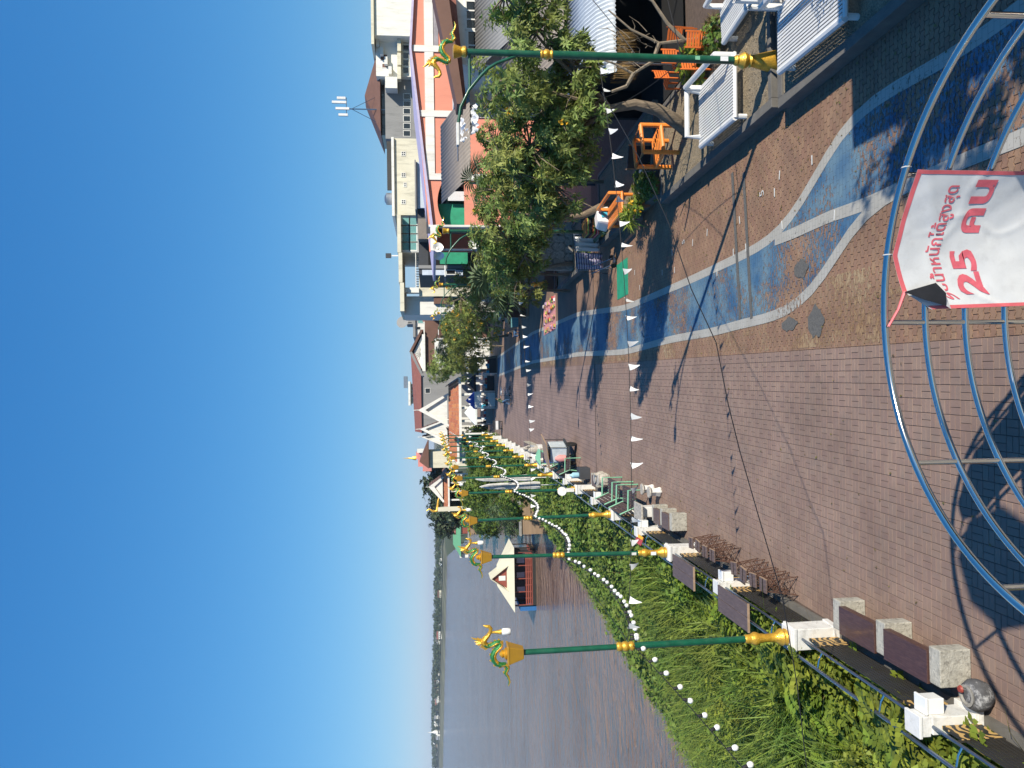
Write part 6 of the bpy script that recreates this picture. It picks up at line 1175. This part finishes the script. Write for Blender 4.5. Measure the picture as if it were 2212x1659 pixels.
t = thing('kiosk', 'small mint-framed kiosk with blue goods beside the railing', 'kiosk', (fx(47.5)+.75, 47.5, 0)); MB().bx(-.35, .35, -.4, .4, .2, 1.05).build('cabinet', 'canvas_blue', t)
for sx in (-.37, .37):
    for sy in (-.42, .42): MB().bx(sx-.03, sx+.03, sy-.03, sy+.03, 0, 1.35).build('post', 'mint', t)
MB().frustum(1.35, .5, .55, 1.6, .1, .1).build('roof', 'mint', t)
t = thing('notice_board', 'orange notice board hung on the railing before the kiosk', 'sign', (fx(45.8)+.25, 45.8, 0)); MB().bx(-.02, .02, -.6, .6, .45, 1.05).build('board', 'gold_flat', t); MB().bx(.021, .024, -.4, .4, .72, .8).build('print', 'rust', t)
t = thing('notice_board', 'small red and yellow notice board wired to the near railing', 'sign', (fx(25.6)-.25, 25.6, 0)); MB().box((0, 0, 1.0), (.3, .75, .015), 0, 0, 0, .35).build('board', 'goods_red', t); MB().box((.1, 0, .985), (.1, .74, .02), 0, 0, 0, .35).build('yellow_strip', 'flower_yellow', t)
MB().lathe([(.22, -.01), (.22, .01)], 18).build('round_sign', 'white_paint', LAMPS[3], loc=(-.05, -.16, 1.75)).rotation_euler = (R(80), 0, 0); MB().bx(-.09, .09, -.2, -.18, 1.15, 1.55).build('notice_plate', 'white_paint', LAMPS[3])
t = thing('cooler_box', 'black crate cooler with a light blue water bottle by the railing', 'cooler', (fx(38.8)+.6, 38.8, 0)); MB().bx(-.3, .3, -.4, .4, 0, .55).build('crate', 'wall_slate', t, bev=.02); MB().lathe([(.14, .55), (.15, .6), (.15, .85), (.06, .95), (.05, 1.02)], 12, (-.1, -.1, 0)).build('bottle', mat('bottle_blue', (.35, .6, .72), .3), t, True)
t = thing('white_statue', 'pale stone statue group at the far railing', 'statue', (fx(55.5)+.7, 55.5, 0)); MB().bx(-.35, .35, -.6, .6, 0, .35).build('plinth', 'white_paint', t); MB().lathe([(.3, .35), (.36, .6), (.28, .9), (.15, 1.1)], 12, (0, 0, 0)).build('body', 'stone_mottled', t, True); MB().lathe([(.08, 1.05), (.17, 1.2), (.14, 1.38), (.03, 1.45)], 10, (.1, -.1, 0)).build('head', 'stone_mottled', t, True); MB().tube([(.2, -.2, 1.25), (.32, -.3, 1.0), (.28, -.35, .75)], [.06, .05, .03], 6).build('trunk', 'stone_mottled', t, True)
# ---- loudspeaker pole
y = 43.; t = thing('loudspeaker_pole', 'grey pole carrying white horn loudspeakers in front of the green netting', 'pole', (*D(1100, 540, y).xy, 0)); z1 = D(955, 540, y).z; MB().tube([(0, 0, 0), (0, 0, z1+.1)], .06, 8).build('pole', 'steel_blue', t, True)
for k, (dx, dz, rz) in enumerate(((.0, .25, 15), (-.25, .2, -50), (.15, -1.75, 20))):
    h = MB().lathe([(.05, -.3), (.07, -.1), (.14, .08), (.28, .2), (.3, .22), (.25, .2), (.06, .02)], 18).build('horn', 'white_lamp', t, True, loc=(dx, -.2, z1+dz)); h.rotation_euler = (R(95), 0, R(rz)); MB().lathe([(.03, -.02), (.09, .1), (.03, .14)], 12).build('driver', 'white_paint', h, True)
MB().bx(-.12, .12, -.2, -.05, z1-2.3, z1-1.9).build('junction_box', 'white_paint', t)
# ---- things for sale on the shop side
def stripe(name, cols, sc, axis=2):
    m = mat(name, cols[0], .85); t = m.node_tree; N, L = t.nodes, t.links; co = N.new('ShaderNodeTexCoord'); sp = N.new('ShaderNodeSeparateXYZ'); L.new(co.outputs['Object'], sp.inputs[0]); mu = N.new('ShaderNodeMath'); mu.operation = 'MULTIPLY'; mu.inputs[1].default_value = sc; L.new(sp.outputs[axis], mu.inputs[0]); fr = N.new('ShaderNodeMath'); fr.operation = 'FRACT'; L.new(mu.outputs[0], fr.inputs[0])
    cr = N.new('ShaderNodeValToRGB'); cr.color_ramp.interpolation = 'CONSTANT'; e = cr.color_ramp.elements; e[0].color = (*cols[0], 1); e[1].color = (*cols[1], 1); e[1].position = 1/len(cols)
    for i in range(2, len(cols)): q = e.new(i/len(cols)); q.color = (*cols[i], 1)
    L.new(fr.outputs[0], cr.inputs[0]); L.new(cr.outputs[0], N['Principled BSDF'].inputs['Base Color'])
stripe('stripe_red', [(.40, .04, .05), (.55, .3, .3), (.3, .03, .05), (.05, .05, .12)], 5); stripe('stripe_lilac', [(.35, .3, .5), (.6, .58, .65), (.05, .06, .15)], 9); stripe('stripe_warm', [(.5, .2, .03), (.08, .3, .12), (.55, .45, .08), (.35, .05, .04)], 7)
def cloth(nm, parent, w_, h_, m, loc, rz=0.):
    mb = MB(); n_ = 14
    for i in range(n_+1):
        for j in range(9): x = -w_/2+w_*i/n_; mb.v.append((x, .05*math.sin(i*1.3+j*.3)*(.3+j/8), -h_*j/8))
    for i in range(n_):
        for j in range(8): a = i*9+j; mb.f.append((a, a+1, a+10, a+9)); mb.k.append(0)
    o = mb.build(nm, m, parent, True, loc, rz); s_ = o.modifiers.new('s', 'SOLIDIFY'); s_.thickness = .015; return o
t = thing('clothes_rack', 'clothes rack with striped woven cloths beside the green pipe bench', 'rack', (6.55, 33.6, 0), R(15))
for s in (-1, 1): MB().tube([(s*.9, -.3, 0), (s*.9, 0, 1.5), (s*.9, .3, 0)], .02, 5).build('stand', 'steel_blue', t)
MB().tube([(-.95, 0, 1.5), (.95, 0, 1.5)], .02, 5).build('bar', 'steel_blue', t); cloth('hanging_cloth', t, .8, 1.2, 'stripe_lilac', (-.4, 0, 1.48)); cloth('hanging_cloth', t, .7, 1.1, 'flag_white', (.45, .03, 1.48))
t = thing('cloth_pile', 'folded striped and red cloths piled on the green bench', 'cloth', (7.5, 32.9, .65))
for k, (m, dz) in enumerate((('stripe_red', 0), ('stripe_warm', .16), ('dark_top', .3), ('stripe_warm', .44))): MB().bx(-.36, .36, -.5, .5, dz, dz+.14).build('folded_cloth', m, t, bev=.05)
t = thing('wrapped_parcel', 'white plastic wrapped parcel sitting on the orange bench', 'parcel', (7.35, 30.6, .7), R(20)); MB().frustum(0, .42, .4, .5, .3, .32).build('wrapping', 'banner_white', t, bev=.1); MB().bx(-.15, .15, -.405, -.39, .1, .35).build('blue_print', 'cyan_plastic', t)
tag(MB().bx(-.75, .75, -.9, .9, 0, .012).build('artificial_turf', 'net_green', None, loc=(4.95, 31.1, 0)), 'dark green artificial turf mat lying on the pavers', 'mat')
t = thing('sales_mat', 'long mat of small red and blue goods laid out on the pavers', 'mat', (5.6, 51, 0)); MB().bx(-1.1, 1.1, -2.6, 2.6, 0, .02).build('mat', 'pink_bundle', t)
for k in range(44): MB().bx(-.1, .1, -.1, .1, 0, random.uniform(.04, .16)).build('trinket', random.choice(['goods_red', 'stripe_warm', 'flag_white', 'cloth_stripe', 'pink_bundle', 'plank_edge']), t, loc=(-.9+.6*(k % 4)+random.uniform(-.1, .1), -2.4+.44*(k//4), .02), rz=random.uniform(0, 1))
t = thing('display_shelf', 'brown display shelf leaning back on the shop side', 'shelf', (7.7, 62.4, 0), R(10)); MB().bx(-1.0, 1.0, -.1, .0, .2, 2.2).build('board', 'roof_brown', t); MB().bx(-1.05, 1.05, -.5, .1, 0, .2).build('base', 'plank_edge', t)
for z in (.7, 1.2, 1.7): MB().bx(-.95, .95, -.3, -.1, z, z+.04).build('shelf', 'plank_grey', t)
t = thing('market_table', 'teal draped trestle table of a pavement seller', 'table', (7.4, 68.5, 0)); MB().bx(-.9, .9, -.5, .5, .7, .76).build('top', 'teal_cloth', t); MB().bx(-.92, .92, -.53, -.5, .2, .76).build('drape', 'teal_cloth', t)
for sx in (-.8, .8):
    for sy in (-.4, .4): MB().tube([(sx, sy, 0), (sx, sy, .7)], .02, 5).build('leg', 'steel_blue', t)
t = thing('wooden_bench', 'heavy brown wooden bench beside the white stone wall', 'bench', (7.7, 45.8, 0), R(2)); MB().bx(-1.1, 1.1, -.3, .3, .42, .5).build('seat', 'roof_brown', t, bev=.02); MB().bx(-1.1, 1.1, .25, .33, .5, 1.05).build('backrest', 'roof_brown', t, bev=.02)
for s in (-.95, .95): MB().bx(s-.06, s+.06, -.28, .28, 0, .42).build('leg', 'roof_brown', t)
t = thing('stone_wall', 'low white crazy-paved stone wall behind the laundry', 'wall', (8.3, 40.9, 0)); MB().bx(-1.3, 1.3, -.2, .2, 0, 2.1).build('core', 'concrete', t)
for k in range(18):
    i, j = k % 6, k//6; cx, cz = -1.08+i*.43+(.15 if j % 2 else 0), .38+j*.66; n_ = 7; mb = MB(); ph = random.uniform(0, 6); mb.ext([(cx+.27*math.cos(ph+q*2*math.pi/n_)*random.uniform(.8, 1.05), -.2, cz+.38*math.sin(ph+q*2*math.pi/n_)*random.uniform(.8, 1.05)) for q in range(n_)], (0, -.05, 0)); mb.build('stone', 'stone_mottled', t)
t = thing('hand_cart', 'small two-wheeled sack cart beside the clothes rack', 'cart', (5.9, 32.2, 0), R(40)); MB().tube([(-.2, 0, .15), (-.2, .5, 1.0), (.2, .5, 1.0), (.2, 0, .15)], .02, 6).build('frame', 'steel_blue', t); MB().bx(-.22, .22, -.25, .02, .08, .1).build('toe_plate', 'steel_blue', t)
for s in (-.26, .26): MB().lathe([(.13, -.03), (.13, .03)], 14).build('wheel', 'black_rubber', t, loc=(s, 0, .13)).rotation_euler = (0, R(90), 0)
t = thing('chalk_board', 'tilted menu blackboard with wooden frame beside the orange armchair', 'sign', (8.2, 25.2, .1), R(-20)); MB().box((0, 0, .75), (.75, .03, 1.0), 0, 0, .45).build('board', 'wall_slate', t); mb = MB()
for (c, s_) in (((-.39, 0, .75), (.05, .05, 1.08)), ((.39, 0, .75), (.05, .05, 1.08))): MB().box(c, s_, 0, 0, .45).build('frame_side', 'plank_edge', t)
# painted vendor marks, litter
mat('mark_white', (.62, .61, .57), .8, var=.2, sc=20)
for (x, y) in ((3120, 700), (3100, 770), (2960, 880), (2985, 990), (2830, 930), (2772, 970), (2935, 1010), (2870, 1090), (2700, 1080), (2690, 1010), (2650, 1090), (3130, 900), (3340, 860), (3250, 640), (2560, 1150), (2540, 1090)):
    p = fpt(x, y); mk = MB().bx(-.1, .1, -.022, .022, 0, .003).build('paint_mark', 'mark_white', None, loc=(p.x, p.y, .016), rz=R(random.uniform(-12, 12)) + ANG); tag(mk, kind='structure')
for (x, y) in ((2740, 975), (3057, 782)):
    cu = bpy.data.curves.new('digit', 'FONT'); cu.body = '5'; cu.size = .34; ob = bpy.data.objects.new('digit', cu); COL.objects.link(ob); bpy.context.view_layer.update(); me = bpy.data.meshes.new_from_object(ob.evaluated_get(bpy.context.evaluated_depsgraph_get())); bpy.data.objects.remove(ob); me.materials.clear()
    p = fpt(x, y); tag(link('paint_mark', me, 'mark_white', None, (p.x, p.y, .018), 0), kind='structure')
n_ = 900; x = RNG.uniform(-4.2, 6.6, n_); y = RNG.uniform(10, 40, n_); x = np.where(RNG.uniform(0, 1, n_) < .6, 6.6-np.abs(RNG.normal(0, 1.1, n_)), x); c = np.c_[x, y, np.full(n_, .02)]; d = rdir(n_, 0); d[:, 2] *= .2; L_ = RNG.uniform(.03, .09, n_); v, f = quads_leaf(c, d, np.tile([0, 0, 1.], (n_, 1)) + RNG.normal(0, .15, (n_, 3)), L_, L_*.28)
tag(nmesh('fallen_leaves', v, f, 'grass_dry', kind='stuff'), 'dry fallen leaves scattered over the paving', 'leaves')
# gold naga statue and spare lamps near the far pavilion
t = thing('naga_statue', 'gilded rearing naga statue by the far pavilion', 'statue', (*D(945, 1100, 150).xy, 0)); z0 = D(948, 1100, 150).z; MB().tube([(2.2, 0, z0), (1.6, 0, z0+.1), (.8, 0, z0+.2), (-.3, 0, z0+.4), (-.4, 0, z0+1.2), (.1, 0, z0+1.9), (-.3, 0, z0+2.5)], [.1, .2, .25, .28, .25, .2, .05], 8).build('body', 'gold', t, True); MB().bx(-.4, .4, -.4, .4, -.4, z0+.2).build('plinth', 'wall_cream', t)
# ---- river haze
m = bpy.data.materials.new('haze_air'); m.use_nodes = True; t_ = m.node_tree; t_.nodes.remove(t_.nodes['Principled BSDF']); pv = t_.nodes.new('ShaderNodeVolumePrincipled'); pv.inputs['Color'].default_value = (.80, .88, 1, 1); pv.inputs['Density'].default_value = .0001; pv.inputs['Anisotropy'].default_value = .1
t_.links.new(pv.outputs[0], t_.nodes['Material Output'].inputs['Volume']); MATS['haze_air'] = m
tag(MB().bx(-9500, 5500, -70, 8600, -9.5, 62).build('haze', 'haze_air'), kind='stuff')
